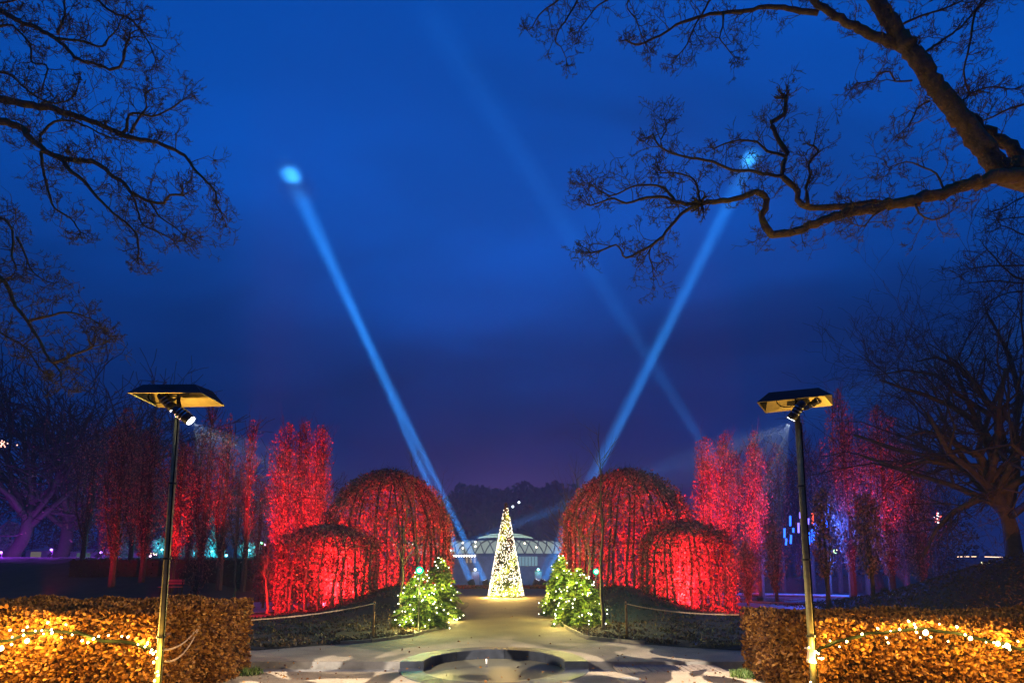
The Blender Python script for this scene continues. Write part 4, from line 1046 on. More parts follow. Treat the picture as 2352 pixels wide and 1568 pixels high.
# ------------------------------------------------------------------ big bare foreground trees reaching over from both sides
def limb_tree(name_label, trunk, limbs, y0, mat, seed, spacing, tl, trunk_mat=None, tw=.010, dens=1.0, maxl=2, nk=3, px_w=True, cat='bare tree', up=.10, group=None, yfun=None, twm='twig'):
    r_ = random.Random(seed)
    root = empty('bare_tree', trunk[0][0], name_label, cat, group)
    MB().tube([p for p, r in trunk], [r for p, r in trunk], 14).build('trunk', trunk_mat or mat, root, True)
    polys = []
    for path in limbs:
        w0, w1, dy0, dy1, pix = path[0], path[1], path[2], path[3], path[4]
        n = len(pix); raw = []
        for i, (u, v) in enumerate(pix):
            f = i / (n - 1); yy = y0 + dy0 + (dy1 - dy0) * f
            raw.append(at(u, v, yy))
        # smooth resample with small kinks
        pts = []
        for i in range(n - 1):
            p0 = raw[max(i - 1, 0)]; p1 = raw[i]; p2 = raw[i + 1]; p3 = raw[min(i + 2, n - 1)]
            m_ = max(2, int((p2 - p1).length / (.10 if y0 < 15 else .35)))
            for k in range(m_):
                t = k / m_; t2, t3 = t * t, t * t * t
                pts.append(.5 * ((2 * p1) + (p2 - p0) * t + (2 * p0 - 5 * p1 + 4 * p2 - p3) * t2 + (3 * p1 - p0 - 3 * p2 + p3) * t3))
        pts.append(raw[-1]); K = len(pts)
        px = y0 / FPX / 2 * .80
        rad = [max(.0035, (w0 + (w1 - w0) * (i / (K - 1)) ** .8) * px * r_.uniform(.93, 1.07)) for i in range(K)]
        pts = [p + Vector((r_.gauss(0, 1), r_.gauss(0, 1), r_.gauss(0, 1))) * min(.02 * y0 / 9, rad[i] * .25) for i, p in enumerate(pts)]
        MB().tube(pts, rad, 9 if w0 > 12 else 6).build('limb', mat, root, True)
        acc = 0
        for i in range(1, K):
            acc += (pts[i] - pts[i - 1]).length
            sp_ = spacing * (1.6 if rad[i] > .09 else 1)
            while acc > sp_:
                acc -= sp_ * r_.uniform(.6, 1.4)
                td = (pts[i] - pts[i - 1]).normalized(); ax = Vector((r_.gauss(0, 1), r_.gauss(0, .7), r_.gauss(0, 1))); ax = td.cross(ax).normalized()
                a = r_.uniform(.6, 1.3); d = td * cos(a) + ax * sin(a)
                twig(polys, r_, pts[i], d, tl * r_.uniform(.5, 1.3), min(tw, rad[i] * .8), 0, maxl, nk, wob=.33, up=up, ratio=.58, K=4, ang=(.4, 1.2), tip=.5)
        # end fan
        for k in range(4):
            td = (pts[-1] - pts[-2]).normalized(); d = (td + Vector((r_.gauss(0, .6), r_.gauss(0, .6), r_.gauss(0, .6)))).normalized()
            twig(polys, r_, pts[-1], d, tl * r_.uniform(.4, .9), rad[-1] * .8, 0, maxl, nk, wob=.35, up=up, ratio=.58, K=4, ang=(.4, 1.2), tip=.5)
    polys = [(p_, [max(q_, .0040 * y0 / 9) for q_ in r2]) for p_, r2 in polys]
    V, F = batch_tubes(polys, 3); link('twigs', np_mesh('twigs', V, F), M[twm], root)['kind'] = 'stuff'
    return root
yR = 8.6
JR = at(2330, 392, yR)
trR = [(Vector((12.2, yR + 1.0, -.1)), .62), (Vector((12.0, yR + .9, 2.5)), .46), (Vector((11.4, yR + .7, 5.0)), .42), (Vector((10.4, yR + .4, JR.z - .1)), .37), (Vector((JR.x + .55, yR + .1, JR.z - .02)), .29), (Vector((JR.x - .1, yR, JR.z)), .24)]
limbsR = [
 (62, 38, 0, .1, [(2365, 400), (2300, 392), (2255, 335), (2190, 250), (2130, 170), (2085, 110), (2050, 60), (2012, 0), (1990, -60), (1975, -140)]),
 (30, 16, .1, .4, [(2085, 112), (2030, 92), (1985, 72), (1930, 45), (1880, 12), (1840, -30), (1790, -90)]),
 (40, 26, .2, .3, [(2390, 410), (2335, 350), (2285, 312), (2240, 285), (2200, 262)]),
 (44, 13, -.1, -.5, [(2340, 405), (2264, 413), (2200, 432), (2139, 450), (2014, 477), (1955, 487), (1901, 502), (1845, 523), (1814, 531), (1780, 537), (1764, 533), (1751, 505), (1755, 478), (1761, 459), (1745, 446), (1726, 442), (1700, 455), (1660, 462), (1613, 468)]),
 (12, 4, -.5, -.8, [(1613, 468), (1576, 468), (1551, 463), (1530, 455), (1501, 452), (1470, 458), (1438, 467), (1410, 455), (1385, 462), (1356, 472)]),
 (9, 3, -.5, -.3, [(1551, 463), (1540, 445), (1530, 436), (1510, 427), (1480, 424), (1451, 429), (1430, 440), (1401, 450), (1370, 432), (1352, 422)]),
 (11, 4, -.5, -.9, [(1613, 467), (1580, 482), (1551, 506), (1521, 542), (1500, 560), (1476, 574), (1438, 592), (1428, 578), (1415, 562), (1390, 572), (1356, 582)]),
 (6, 3, -.6, -.6, [(1516, 545), (1495, 570), (1491, 592), (1498, 610), (1501, 632)]),
 (8, 4, -.5, -.4, [(1608, 466), (1605, 445), (1598, 420), (1585, 407), (1551, 396), (1520, 398)]),
 (22, 12, .0, .2, [(2050, 470), (2014, 466), (1960, 472), (1900, 478), (1864, 475), (1838, 468), (1833, 442), (1815, 420), (1796, 402), (1801, 378), (1808, 352), (1790, 326), (1777, 300), (1774, 280), (1800, 262), (1805, 225)]),
 (11, 4, .1, .3, [(1805, 362), (1785, 352), (1764, 347), (1738, 327), (1700, 322), (1663, 331), (1641, 342)]),
 (11, 5, 0, .1, [(1795, 404), (1764, 401), (1720, 393), (1681, 391), (1638, 372), (1600, 365), (1576, 360), (1545, 352), (1516, 336), (1505, 322), (1500, 309), (1488, 318)]),
 (6, 3, 0, .1, [(1520, 337), (1518, 320), (1531, 298), (1526, 276)]),
 (12, 6, .0, .3, [(1854, 470), (1852, 430), (1862, 400), (1858, 372), (1880, 350), (1868, 335)]),
 (18, 5, .4, .9, [(1880, 30), (1851, 26), (1800, 17), (1764, 15), (1701, 26), (1655, 30), (1613, 38), (1551, 58), (1526, 77), (1481, 98), (1461, 103), (1438, 93)]),
 (7, 3, .5, .6, [(1662, 29), (1660, 60), (1653, 87), (1665, 105), (1686, 130)]),
 (10, 4, .5, .9, [(1640, -20), (1620, 20), (1601, 50), (1585, 85), (1578, 102), (1560, 125)]),
 (10, 3, .7, .9, [(1345, -40), (1326, 0), (1306, 37), (1283, 70), (1276, 97), (1288, 107), (1301, 135)]),
 (8, 3, .7, 1., [(1300, -40), (1283, 0), (1258, 17), (1236, 37), (1223, 62), (1211, 70)]),
 (8, 3, .7, .8, [(1430, -30), (1396, 0), (1371, 15), (1351, 42), (1326, 75)]),
 (6, 3, .7, .8, [(1450, -30), (1443, 0), (1441, 20), (1461, 45), (1471, 75), (1481, 97)]),
 (10, 5, .5, .9, [(2360, -60), (2290, -20), (2251, 15), (2239, 32), (2231, 87), (2219, 137), (2214, 175), (2226, 212)]),
 (9, 5, .4, .9, [(2101, 138), (2139, 110), (2189, 77), (2226, 42), (2270, -20)]),
 (8, 4, .4, .7, [(2074, 55), (2120, 35), (2164, 22), (2214, 0), (2260, -30)]),
 (6, 3, .0, -.3, [(2094, 185), (2056, 187), (2044, 165), (2020, 170), (2001, 187), (1971, 190)]),
 (7, 3, .0, -.3, [(2134, 232), (2109, 247), (2099, 268), (2084, 292), (2059, 312)]),
 (9, 4, .3, .9, [(2390, 220), (2352, 240), (2319, 250), (2279, 270), (2245, 282), (2215, 300)]),
 (7, 3, .1, .5, [(2190, 255), (2230, 215), (2280, 200), (2330, 205), (2370, 190)]),
 (7, 3, -.2, -.1, [(2170, 440), (2150, 400), (2110, 380), (2080, 372), (2040, 385)]),
 (7, 3, -.2, -.4, [(2100, 460), (2110, 490), (2140, 505), (2160, 500), (2180, 490)]),
 (6, 3, -.2, -.4, [(2030, 480), (2000, 500), (1985, 520), (1960, 515)]),
]
limb_tree('huge mossy bare tree reaching in from the right edge', trR, limbsR, yR, M['bark_moss'], 101, .15, .35, tw=.0095, maxl=3, nk=3, group=None)
yL = 9.6
trL = [(Vector((-12.4, yL + .8, -.1)), .60), (Vector((-12.3, yL + .7, 3.0)), .45), (Vector((-12.2, yL + .4, 6.0)), .38), (Vector((-12.2, yL + .2, 9.0)), .30), (Vector((-12.3, yL + .2, 11.5)), .18)]
limbsL = [
 (24, 6, .2, -.3, [(-200, -60), (-80, 0), (0, 26), (37, 45), (100, 72), (125, 87), (162, 120), (180, 137), (212, 145), (260, 160), (282, 140), (287, 112), (296, 90)]),
 (9, 3, 0, .2, [(125, 86), (160, 92), (195, 97), (225, 107), (242, 102), (250, 87), (270, 67), (277, 47), (300, 30)]),
 (10, 4, 0, .3, [(132, 75), (147, 45), (150, 25), (147, 0), (150, -40)]),
 (30, 5, -.1, -.5, [(-180, 190), (-80, 212), (0, 226), (50, 237), (125, 252), (212, 280), (275, 305), (300, 316), (350, 325), (412, 350), (437, 375), (450, 392), (475, 417), (495, 442), (497, 467), (507, 485)]),
 (10, 4, -.3, -.3, [(275, 305), (290, 298), (295, 265), (320, 262), (337, 265), (362, 265), (400, 245), (420, 230)]),
 (8, 3, -.3, -.4, [(300, 305), (317, 275), (337, 245), (332, 220), (350, 205)]),
 (30, 6, -.2, -.6, [(-180, 240), (-80, 262), (0, 278), (37, 290), (70, 317), (100, 342), (137, 362), (200, 370), (232, 382), (260, 405), (287, 422), (300, 440), (345, 462), (375, 465), (390, 447), (420, 450)]),
 (7, 3, -.4, -.5, [(345, 462), (370, 500), (395, 517), (425, 542)]),
 (7, 3, -.4, -.5, [(300, 440), (315, 480), (327, 515), (362, 532), (400, 552)]),
 (14, 4, -.4, -.8, [(130, 358), (162, 392), (192, 415), (212, 440), (250, 480), (287, 510), (315, 542), (317, 590)]),
 (9, 4, -.2, -.2, [(94, 330), (92, 318), (100, 302), (125, 280), (155, 277), (200, 290), (225, 305), (262, 318)]),
 (10, 4, .2, .3, [(-60, 150), (0, 166), (25, 173), (50, 195), (75, 217), (112, 235), (150, 232), (172, 217), (180, 194)]),
 (9, 4, .2, .3, [(-60, 70), (0, 61), (30, 60), (70, 105), (72, 142), (107, 150), (107, 170), (95, 210)]),
 (10, 4, -.1, -.3, [(95, 345), (100, 392), (112, 442), (125, 477), (162, 502), (185, 535)]),
 (13, 4, .3, 0, [(-160, 470), (-60, 490), (0, 500), (25, 522), (30, 552), (27, 587), (37, 617), (25, 637), (0, 645)]),
 (8, 3, .1, 0, [(40, 545), (57, 582), (70, 617), (95, 640), (120, 650)]),
 (16, 5, -.3, -.8, [(-150, 560), (-60, 600), (0, 640), (20, 667), (37, 705), (62, 737), (92, 782), (107, 817), (122, 832), (150, 822), (175, 812), (200, 804), (215, 795)]),
 (7, 3, -.6, -.8, [(122, 832), (140, 857), (140, 884)]),
 (9, 3, -.4, -.7, [(62, 737), (107, 727), (150, 717), (187, 724), (225, 742), (240, 765)]),
 (9, 4, .3, .3, [(-100, -20), (0, 5), (60, -10), (110, -30)]),
 (10, 4, .2, .2, [(200, -50), (225, 0), (260, 30), (300, 45), (340, 95), (350, 120)]),
 (9, 4, .1, -.3, [(-120, 700), (-40, 740), (20, 775), (60, 800), (95, 850)]),
]
limb_tree('huge bare tree reaching in from the left edge', trL, limbsL, yL, M['bark_moss'], 102, .15, .39, tw=.0095, maxl=3, nk=3, up=.14)

# warm lamps added out of view to brighten both big trees; red floodlight behind
floodlight((9.2, 6.2, .12), (6.8, 8.6, 6.0), (1.0, .70, .20), 300, 'warm fill light added out of view below the huge right tree', 110)
floodlight((10.6, 12.5, .5), (9.4, 8.8, 5.2), RED, 420, 'red floodlight behind the huge right tree', 70)
floodlight((-10.4, 6.6, .12), (-7.6, 9.6, 6.0), (1.0, .62, .34), 160, 'warm fill light added out of view below the huge left tree', 110)
floodlight((15.5, 10.6, hz_(15.5, 10.6) + .5), (16.6, 18.0, 1.0), (1.0, .32, .08), 2600, 'orange fill light added out of view for the right mound', 90)  # unseen lamp added to warm and brighten the mound
n = 14000
xx = 12.3 + 9 * nr.rand(n); yy = 12 + 14 * nr.rand(n)
P = np.stack([xx, yy, hterrain(xx, yy) + .02 + .05 * nr.rand(n)], -1); V, F = diam_vf(P, .12, .35, spread=1.2, D=np.array([[.6, 0, .1]]))
tag(link('leaf_litter', np_mesh('leaf_litter', V, F), M['heath']), 'brown leaf litter and grass on the right mound', kind='stuff')
# ------------------------------------------------------------------ spreading background trees
def broad_tree(u, vt, y, wpx, label, seed, lean=0.0, maxl=3, nk=4, nl=9, z0=None, mat='bark_dark', trunk_f=.24, tw=.012, flat=1.0, group='bare spreading trees', leaves=0, wob=.20, upk=.06, limbs=None, bend=0, r0=None):
    r_ = random.Random(seed); rs = np.random.RandomState(seed)
    x = (u - 1176) / FPX * y; zb = hz_(x, y) if z0 is None else z0; H = at(u, vt, y).z - zb; W = wpx / FPX * y / 2
    root = empty('spreading_tree', (x, y, zb), label, 'spreading tree', group)
    th = H * trunk_f; rb = r0 or (.026 * H + .05)
    top = Vector((x + lean * th, y, zb + th)); K = 8; pts = []
    for i in range(K):
        f = i / (K - 1); pts.append(Vector((x, y, zb - .1)).lerp(top, f) + Vector((sin(f * 4 + seed) * .02 * H * (f > 0), r_.gauss(0, .02), 0)))
    MB().tube(pts, [rb * (1.35 if i == 0 else 1 - .35 * i / (K - 1)) for i in range(K)], 10).build('trunk', M[mat], root, True)
    polys = []; big = []
    for k in range(nl):
        a = 2 * pi * (k + r_.random() * .7) / nl; el = r_.uniform(.25, 1.25) if k else 1.45
        d = Vector((cos(a) * cos(el), sin(a) * cos(el) * .8, sin(el)))
        i = r_.randint(4, K - 1); reach = (W * cos(el) * 1.0 + (H - th) * sin(el) * flat) * .62
        out = []
        twig(out, r_, pts[i], d, reach * r_.uniform(.85, 1.1), rb * .5, 0, maxl, nk, wob=wob, up=upk, ratio=.60, K=4, ang=(.35, .95), tip=.4)
        big.append(out[0]); polys += out[1:]
    for path in (limbs or []):
        w0, w1, dy, pix = path; pp = [at(a_, b_, y + dy * i / (len(pix) - 1)) for i, (a_, b_) in enumerate(pix)]; n = len(pp)
        rd = [.72 * (w0 + (w1 - w0) * i / (n - 1)) * y / FPX / 2 for i in range(n)]
        MB().tube(pp, rd, 8).build('limb', M[mat], root, True)
        for i in range(1, n):
            for k in range(4):
                f = r_.random(); p = pp[i - 1].lerp(pp[i], f); td = (pp[i] - pp[i - 1]).normalized(); ax = td.cross(Vector((r_.gauss(0, 1), r_.gauss(0, 1), r_.gauss(0, 1)))).normalized()
                a = r_.uniform(.5, 1.1)
                twig(polys, r_, p, td * cos(a) + ax * sin(a), H * .16 * r_.uniform(.6, 1.2), rd[i] * .45, 1, maxl, nk, wob=wob, up=upk, ratio=.6, K=4, ang=(.35, .95), tip=.4)
    for q, rd in big: MB().tube(q, rd, 6, True).build('limb', M[mat], root, True)
    mn = tw * .45
    polys = [(p, [max(mn, x_) for x_ in r]) for p, r in polys]
    V, F = batch_tubes(polys, 3); link('crown', np_mesh('crown', V, F), M['twig_far'], root)['kind'] = 'stuff'
    if leaves:
        idx = rs.randint(0, len(polys), leaves); pa = np.array([polys[i][0][rs.randint(1, 4)] for i in idx]); pa = pa + rs.randn(*pa.shape) * .12
        V, F = diam_vf(pa, .20, .5, rs=rs); link('leaves', np_mesh('leaves', V, F), M['pop_leaf'], root)['kind'] = 'stuff'
    return root
GL = 'dark trees beyond the bank on the left'; GR = 'dark trees beyond the pond on the right'
broad_tree(28, 800, 44, 210, 'leftmost broad dark tree on the bank, trunk leaning right', 201, .35, group=GL, leaves=1500, tw=.07, nl=12, nk=4)
broad_tree(135, 812, 47, 230, 'broad domed dark tree second from the left edge', 202, .30, group=GL, leaves=900, tw=.07, nl=12, nk=4)
broad_tree(238, 846, 49, 190, 'dark tree with a rounded crown third from the left edge', 203, .1, group=GL, leaves=1500, tw=.07, nl=12, nk=4)
broad_tree(350, 845, 50, 190, 'dark reddish round crowned tree rising above the left hood', 204, 0, group=GL, leaves=4500, tw=.07, nl=12, nk=4)
broad_tree(455, 1040, 46, 150, 'lower dark tree behind the columnar trees right of the left mast', 205, 0, group=GL, leaves=800, tw=.04)
broad_tree(560, 1130, 52, 150, 'low dark tree between the left mast and the red trio', 206, 0, group=GL, leaves=1200, tw=.04)
broad_tree(1800, 1000, 44, 190, 'dark bare tree seen left of and behind the right mast', 207, 0, group=GR, leaves=0, tw=.04, nl=11)
broad_tree(1915, 1040, 46, 180, 'dark bare tree right of and behind the right mast', 208, 0, group=GR, leaves=900, tw=.04)
broad_tree(2010, 1090, 44, 170, 'dark tree filling in behind the tallest right columnar tree', 209, 0, group=GR, leaves=900, tw=.04)
broad_tree(2120, 1080, 42, 170, 'dark tree low behind the bare spreading tree', 210, 0, group=GR, leaves=1200, tw=.04)
broad_tree(1585, 1130, 60, 120, 'low dark tree between the right arbour and the pinkish columnar tree', 211, 0, group=GR, leaves=1500, tw=.05)
broad_tree(700, 1095, 70, 200, 'low dark tree behind the left arbour', 212, 0, group=GL, leaves=1500, tw=.06)
broad_tree(2332, 705, 21.5, 600, 'big black bare tree spreading at the right edge', 213, -.25, maxl=4, nk=3, nl=15, trunk_f=.30, tw=.015, wob=.26, r0=.30, group=None,
    limbs=[(34, 8, .5, [(2285, 1110), (2250, 1072), (2190, 1068), (2126, 1058), (2070, 1075)]), (26, 7, -1, [(2276, 1090), (2250, 1046), (2214, 1030), (2164, 1000), (2126, 990), (2080, 1004)]),
           (26, 6, .3, [(2290, 1130), (2240, 1150), (2190, 1175), (2150, 1215), (2120, 1280)]), (26, 5, -.6, [(2290, 1060), (2262, 1000), (2230, 960), (2180, 930), (2120, 905), (2070, 890), (2020, 872)]),
           (24, 5, .8, [(2310, 1040), (2290, 960), (2240, 880), (2200, 840), (2150, 820), (2105, 830)]), (20, 5, .2, [(2330, 1000), (2340, 900), (2320, 820), (2290, 760), (2265, 715)]),
           (16, 4, .2, [(2270, 950), (2200, 905), (2150, 860), (2080, 850), (2010, 862)])])
# twiggy tree just outside the right edge
limb_tree('fine twigged bare tree just beyond the right edge', [(Vector((19.2, 17.5, hz_(19.2, 17.5) - .1)), .35), (Vector((19.0, 17.5, 6)), .25), (Vector((18.8, 17.5, 12)), .12)],
    [(8, 3, 0, 0, [(2460, 660), (2400, 655), (2352, 642), (2327, 632), (2302, 612), (2282, 587), (2268, 575)]), (7, 3, 0, .2, [(2460, 560), (2352, 540), (2330, 528), (2300, 518)]), (7, 3, 0, .2, [(2460, 500), (2360, 498), (2290, 505)]),
     (7, 3, 0, .2, [(2450, 690), (2352, 668), (2290, 682), (2262, 700)]), (6, 3, 0, .2, [(2400, 640), (2340, 650), (2290, 645), (2230, 650)]), (7, 3, 0, .1, [(2440, 600), (2352, 610), (2290, 610), (2240, 615)]), (6, 3, 0, 0, [(2420, 440), (2352, 452), (2320, 470), (2300, 480)])],
    17.5, M['twig_far'], 104, .30, .75, tw=.010, maxl=2, nk=3, cat='bare tree', twm='twig_far')

# ------------------------------------------------------------------ clipped hedges, path end, hills
def low_hedge(x0, x1, y, d, h, label, mat='hedge_leaf', n=2500, lsz=.10, zb=None):
    zc = hz_((x0 + x1) / 2, y) if zb is None else zb
    root = empty('low_hedge', ((x0 + x1) / 2, y, zc), label, 'low hedge')
    MB().box(((x0 + x1) / 2, y, zc + h / 2 - .1), (x1 - x0 - .1, d - .1, h + .05)).build('inner_branches', M['core'], root)
    rs = np.random.RandomState(int(abs(x0 * 13 + y)) % 887); P = np.stack([x0 + (x1 - x0) * rs.rand(n), y + d * (rs.rand(n) - .5) * 1.05, zc + h * np.sqrt(rs.rand(n)) + .04 * rs.randn(n)], -1)
    V, F = diam_vf(P, lsz, .5, rs=rs); link('foliage', np_mesh('foliage', V, F), M[mat], root)['kind'] = 'stuff'
M['dark_leaf'] = mat_leaf('dark_evergreen_leaf', [(.012, .02, .008), (.03, .045, .015), (.02, .03, .012)], trans=.1)
low_hedge(-6.2, 5.6, 44.5, .8, .26, 'low brown strip of hedge across the far end of the path', n=5000, lsz=.13, zb=0)
low_hedge(13, 25, 38.5, 1.2, 1.15, 'long dark clipped hedge behind the pond', 'dark_leaf', 6000, .16, zb=0)
low_hedge(-27, -12.5, 33.0, 1.5, 2.0, 'long dark clipped hedge below the left trees', 'dark_leaf', 9000, .16, zb=.3)
low_hedge(10.2, 13.0, 34.5, 1.0, .9, 'short dark hedge between the right arbours and the pond', 'dark_leaf', 1500, .14, zb=0)
n = 9000
xx = -260 + 520 * nr.rand(n); yy = 250 + 170 * nr.rand(n) ** .6
P = np.stack([xx, yy, hterrain(xx, yy) + 7 * nr.rand(n) ** 1.5 * (1 + .6 * np.sin(xx * .21) * np.sin(xx * .053 + 1))], -1)
V, F = diam_vf(P, 4.5, .6, D=np.tile([0, 0, .6], (n, 1)))
tag(link('far_wood', np_mesh('far_wood', V, F), M['dark_leaf']), 'dim woods covering the far hill under the town glow', kind='stuff')
for u, v, lab in ((1192, 1153, 'higher of two tiny lamps on the far hill'), (1178, 1163, 'lower of two tiny lamps on the far hill')):
    p = at(u, v, 240); MBo = MB().lathe(p, [(.001, -.5), (.45, -.25), (.45, .25), (.001, .5)], 8); zt = hz_(p.x, 240)
    root = empty('hill_lamp', (p.x, 240, zt), lab, 'street lamp', 'lamps on the far hill')
    MBo.build('lamp_head', mat_emit('hill_light', (.8, .92, 1), 8), root); MB().tube([(p.x, 240.2, zt), (p.x, 240.2, p.z)], .12, 6).build('post', M['steel_dark'], root)

# ------------------------------------------------------------------ glass roofed pavilion
PB = Vector((-1.4, 122, 0)); RB = 22.0
root = empty('pavilion', PB + Vector((0, 0, -1.7)), 'round glass roofed pavilion glowing pale behind the cone tree', 'pavilion')
M['pill'] = mat_emit('lit_roof_glass', (.50, .62, .60), .52); M['pill2'] = mat_emit('lit_dome_glass', (.58, .85, .72), .75)
M['frame_b'] = mat_plain('roof_frame', (.08, .09, .10), .5)
ND = 72; da = 2 * pi / ND; prof = lambda t: (RB - 2.6 * (1 - cos(t * pi / 2)) , 4.2 + 2.7 * sin(t * pi / 2))
def rp_(a, t, o=0):
    r, z = prof(t); return Vector(((r + o) * sin(a), -(r + o) * cos(a), z))
def panel(kind):
    # local panel centred on angle 0
    if kind == 'diamond': cs = [rp_(0, 0), rp_(da / 2, .5), rp_(0, 1), rp_(-da / 2, .5)]
    elif kind == 'low': cs = [rp_(-da / 2, 0), rp_(da / 2, 0), rp_(0, .5)]
    else: cs = [rp_(-da / 2, 1), rp_(0, .5), rp_(da / 2, 1)]
    c = sum(cs, Vector()) / len(cs); out = c + Vector((0, -.28, .18)); sh = [p.lerp(c, .06) for p in cs]
    mb = MB(); mb.add(sh + [out], [(i, (i + 1) % len(sh), len(sh)) for i in range(len(sh))])
    me = bpy.data.meshes.new('roof_panel'); me.from_pydata(mb.v, [], mb.f); me.materials.append(M['pill']); return me
pmes = {k: panel(k) for k in ('diamond', 'low', 'high')}
for k in range(-15, 16):
    for kd, off in (('diamond', 0), ('low', .5), ('high', .5)):
        o = bpy.data.objects.new('roof_panel', pmes[kd]); COL.objects.link(o); o.parent = root; o.location = (0, 0, 1.7); o.rotation_euler = (0, 0, (k + off) * da)
mb = MB()
for k in range(-16, 17):
    for s in (1, -1):
        mb.tube([PB + rp_(k * da + s * da / 2 * t * 2, t, .05) for t in (0, .25, .5, .75, 1)], .10, 4, False)
for t in (0, 1): mb.tube([PB + rp_(a, t, .05) for a in np.linspace(-16 * da, 16 * da, 60)], .12, 4, False)
mb.build('roof_frame', M['frame_b'], root)
mb = MB(); an = np.linspace(-16 * da, 16 * da, 60)
vs = [PB + Vector(((RB + .9) * sin(a), -(RB + .9) * cos(a), z)) for z in (3.7, 4.15) for a in an]
mb.add(vs, [(i, i + 1, 61 + i, 60 + i) for i in range(59)]); mb.build('eaves', mat_plain('eaves_slab', (.10, .11, .13), .6), root)
vs = [PB + Vector(((RB - .8) * sin(a), -(RB - .8) * cos(a), z)) for z in (-1.7, 3.7) for a in an]
MB().add(vs, [(i, i + 1, 61 + i, 60 + i) for i in range(59)]).build('wall', mat_plain('pavilion_wall', (.17, .18, .22), .8, var=.3, scale=.4), root)
MB().lathe(PB + Vector((0, 0, 0)), [(RB - 2.6, 6.85), (12, 6.95), (.1, 7.0)], 40).build('flat_roof', mat_plain('flat_roof', (.12, .13, .16), .8), root)
# central dome from triangular panels
RD, HD, CD = 6.6, 1.9, PB + Vector((0, -10, 6.95))
for i in range(3):
    for k in range(12):
        a0 = pi + pi * k / 12; a1 = pi + pi * (k + 1) / 12; f0, f1 = i / 3 * pi / 2, (i + 1) / 3 * pi / 2
        q = [CD + Vector((RD * cos(f) * cos(a), RD * cos(f) * sin(a), HD * sin(f))) for a, f in ((a0, f0), (a1, f0), (a1, f1), (a0, f1))]
        c = sum(q, Vector()) / 4; q = [p.lerp(c, .05) for p in q]
        MB().add(q, [(0, 1, 2, 3)] if i < 2 else [(0, 1, 2)]).build('dome_panel', M['pill2'], root)
MB().lathe(CD, [((RD - .12) * cos(f), (HD - .08) * sin(f)) for f in np.linspace(0, pi / 2, 7)], 36).build('dome_frame', M['frame_b'], root)
def on_front(u, v, off=1.4): 
    y = 122 - math.sqrt(max(1, RB ** 2 - ((u - 1176) / FPX * 101 + 1.4) ** 2)) - off; return at(u, v, y)
me = bulb_mesh('eaves_lamp', 'led_cool', .16, 6)
for u in range(1042, 1096, 6): 
    o = bpy.data.objects.new('eaves_lamp', me); COL.objects.link(o); o.parent = root; o.location = on_front(u, 1276, 1.2) - root.location; o.scale = (1, 1, .8)
me = bulb_mesh('roof_lamp', 'led_white', .15, 8)
for u, v in ((1063, 1246), (1063, 1258), (1092, 1244), (1092, 1254), (1205, 1247), (1232, 1256), (1182, 1255)):
    o = bpy.data.objects.new('roof_lamp', me); COL.objects.link(o); o.parent = root; o.location = on_front(u, v, .6) - root.location
M['winlit'] = mat_emit('lit_window', (.35, .62, .80), .45)
for i in range(7):
    p0 = on_front(1184 + i * 7.4, 1277, -.4); p1 = on_front(1184 + i * 7.4 + 6.2, 1299, -.4)
    w = MB().add([p0, (p1.x, p1.y, p0.z), p1, (p0.x, p0.y, p1.z)], [(0, 1, 2, 3)]).build('window', M['winlit'], root)
for i in range(3):
    p0 = on_front(1070 + i * 9, 1279, -.4); p1 = on_front(1075 + i * 9, 1292, -.4)
    MB().add([p0, (p1.x, p1.y, p0.z), p1, (p0.x, p0.y, p1.z)], [(0, 1, 2, 3)]).build('window', mat_emit('amber_window', (.8, .6, .45), .35), root)
# forecourt and piers
for u, v0, v1, w, yy, lab, lz in ((1092, 1312, 1343, 16, 72, 'pale pier with a lamp on its top left of the cone tree', 0), (1236, 1312, 1343, 15, 72, 'pale pier with a cyan lamp right of the cone tree', 1)):
    a = at(u - w / 2, v0, yy); c = at(u + w / 2, v1, yy)
    root = empty('gate_pier', ((a.x + c.x) / 2, yy, -1.7), lab, 'pier', 'piers beyond the path end')
    mx_ = (a.x + c.x) / 2; ww = c.x - a.x
    MB().box((mx_, yy, (a.z - 1.7) / 2), (ww, ww, a.z + 1.7)).build('shaft', mat_plain('pale_render', (.5, .52, .55), .8), root)
    MB().box((mx_, yy, a.z + .06), (ww + .16, ww + .16, .12)).build('cap', M['kerb'], root)
    MB().lathe((mx_, yy - ww / 2 - .05, a.z + .28), [(.001, -.16), (.13, -.08), (.16, 0), (.13, .08), (.001, .16)], 10).build('lamp_globe', mat_emit('pier_lamp', ((.75, .85, 1) if not lz else (.3, 1, .95)), 12), root, True)
    lamp('pier_lamp_light', 'POINT', (mx_, yy - ww / 2 - .5, a.z + .3), ((.45, .65, 1) if not lz else (.2, .9, .9)), 35, size=.15)
lamp('forecourt_lamp', 'SPOT', (-3.0, 84, 3.4), (.25, .50, 1.0), 3800, (0, 97, .5), 120, .9, .4)
lamp('forecourt_lamp', 'SPOT', (5.0, 80, 3.4), (.30, .55, 1.0), 3800, (3, 97, .5), 120, .9, .4)

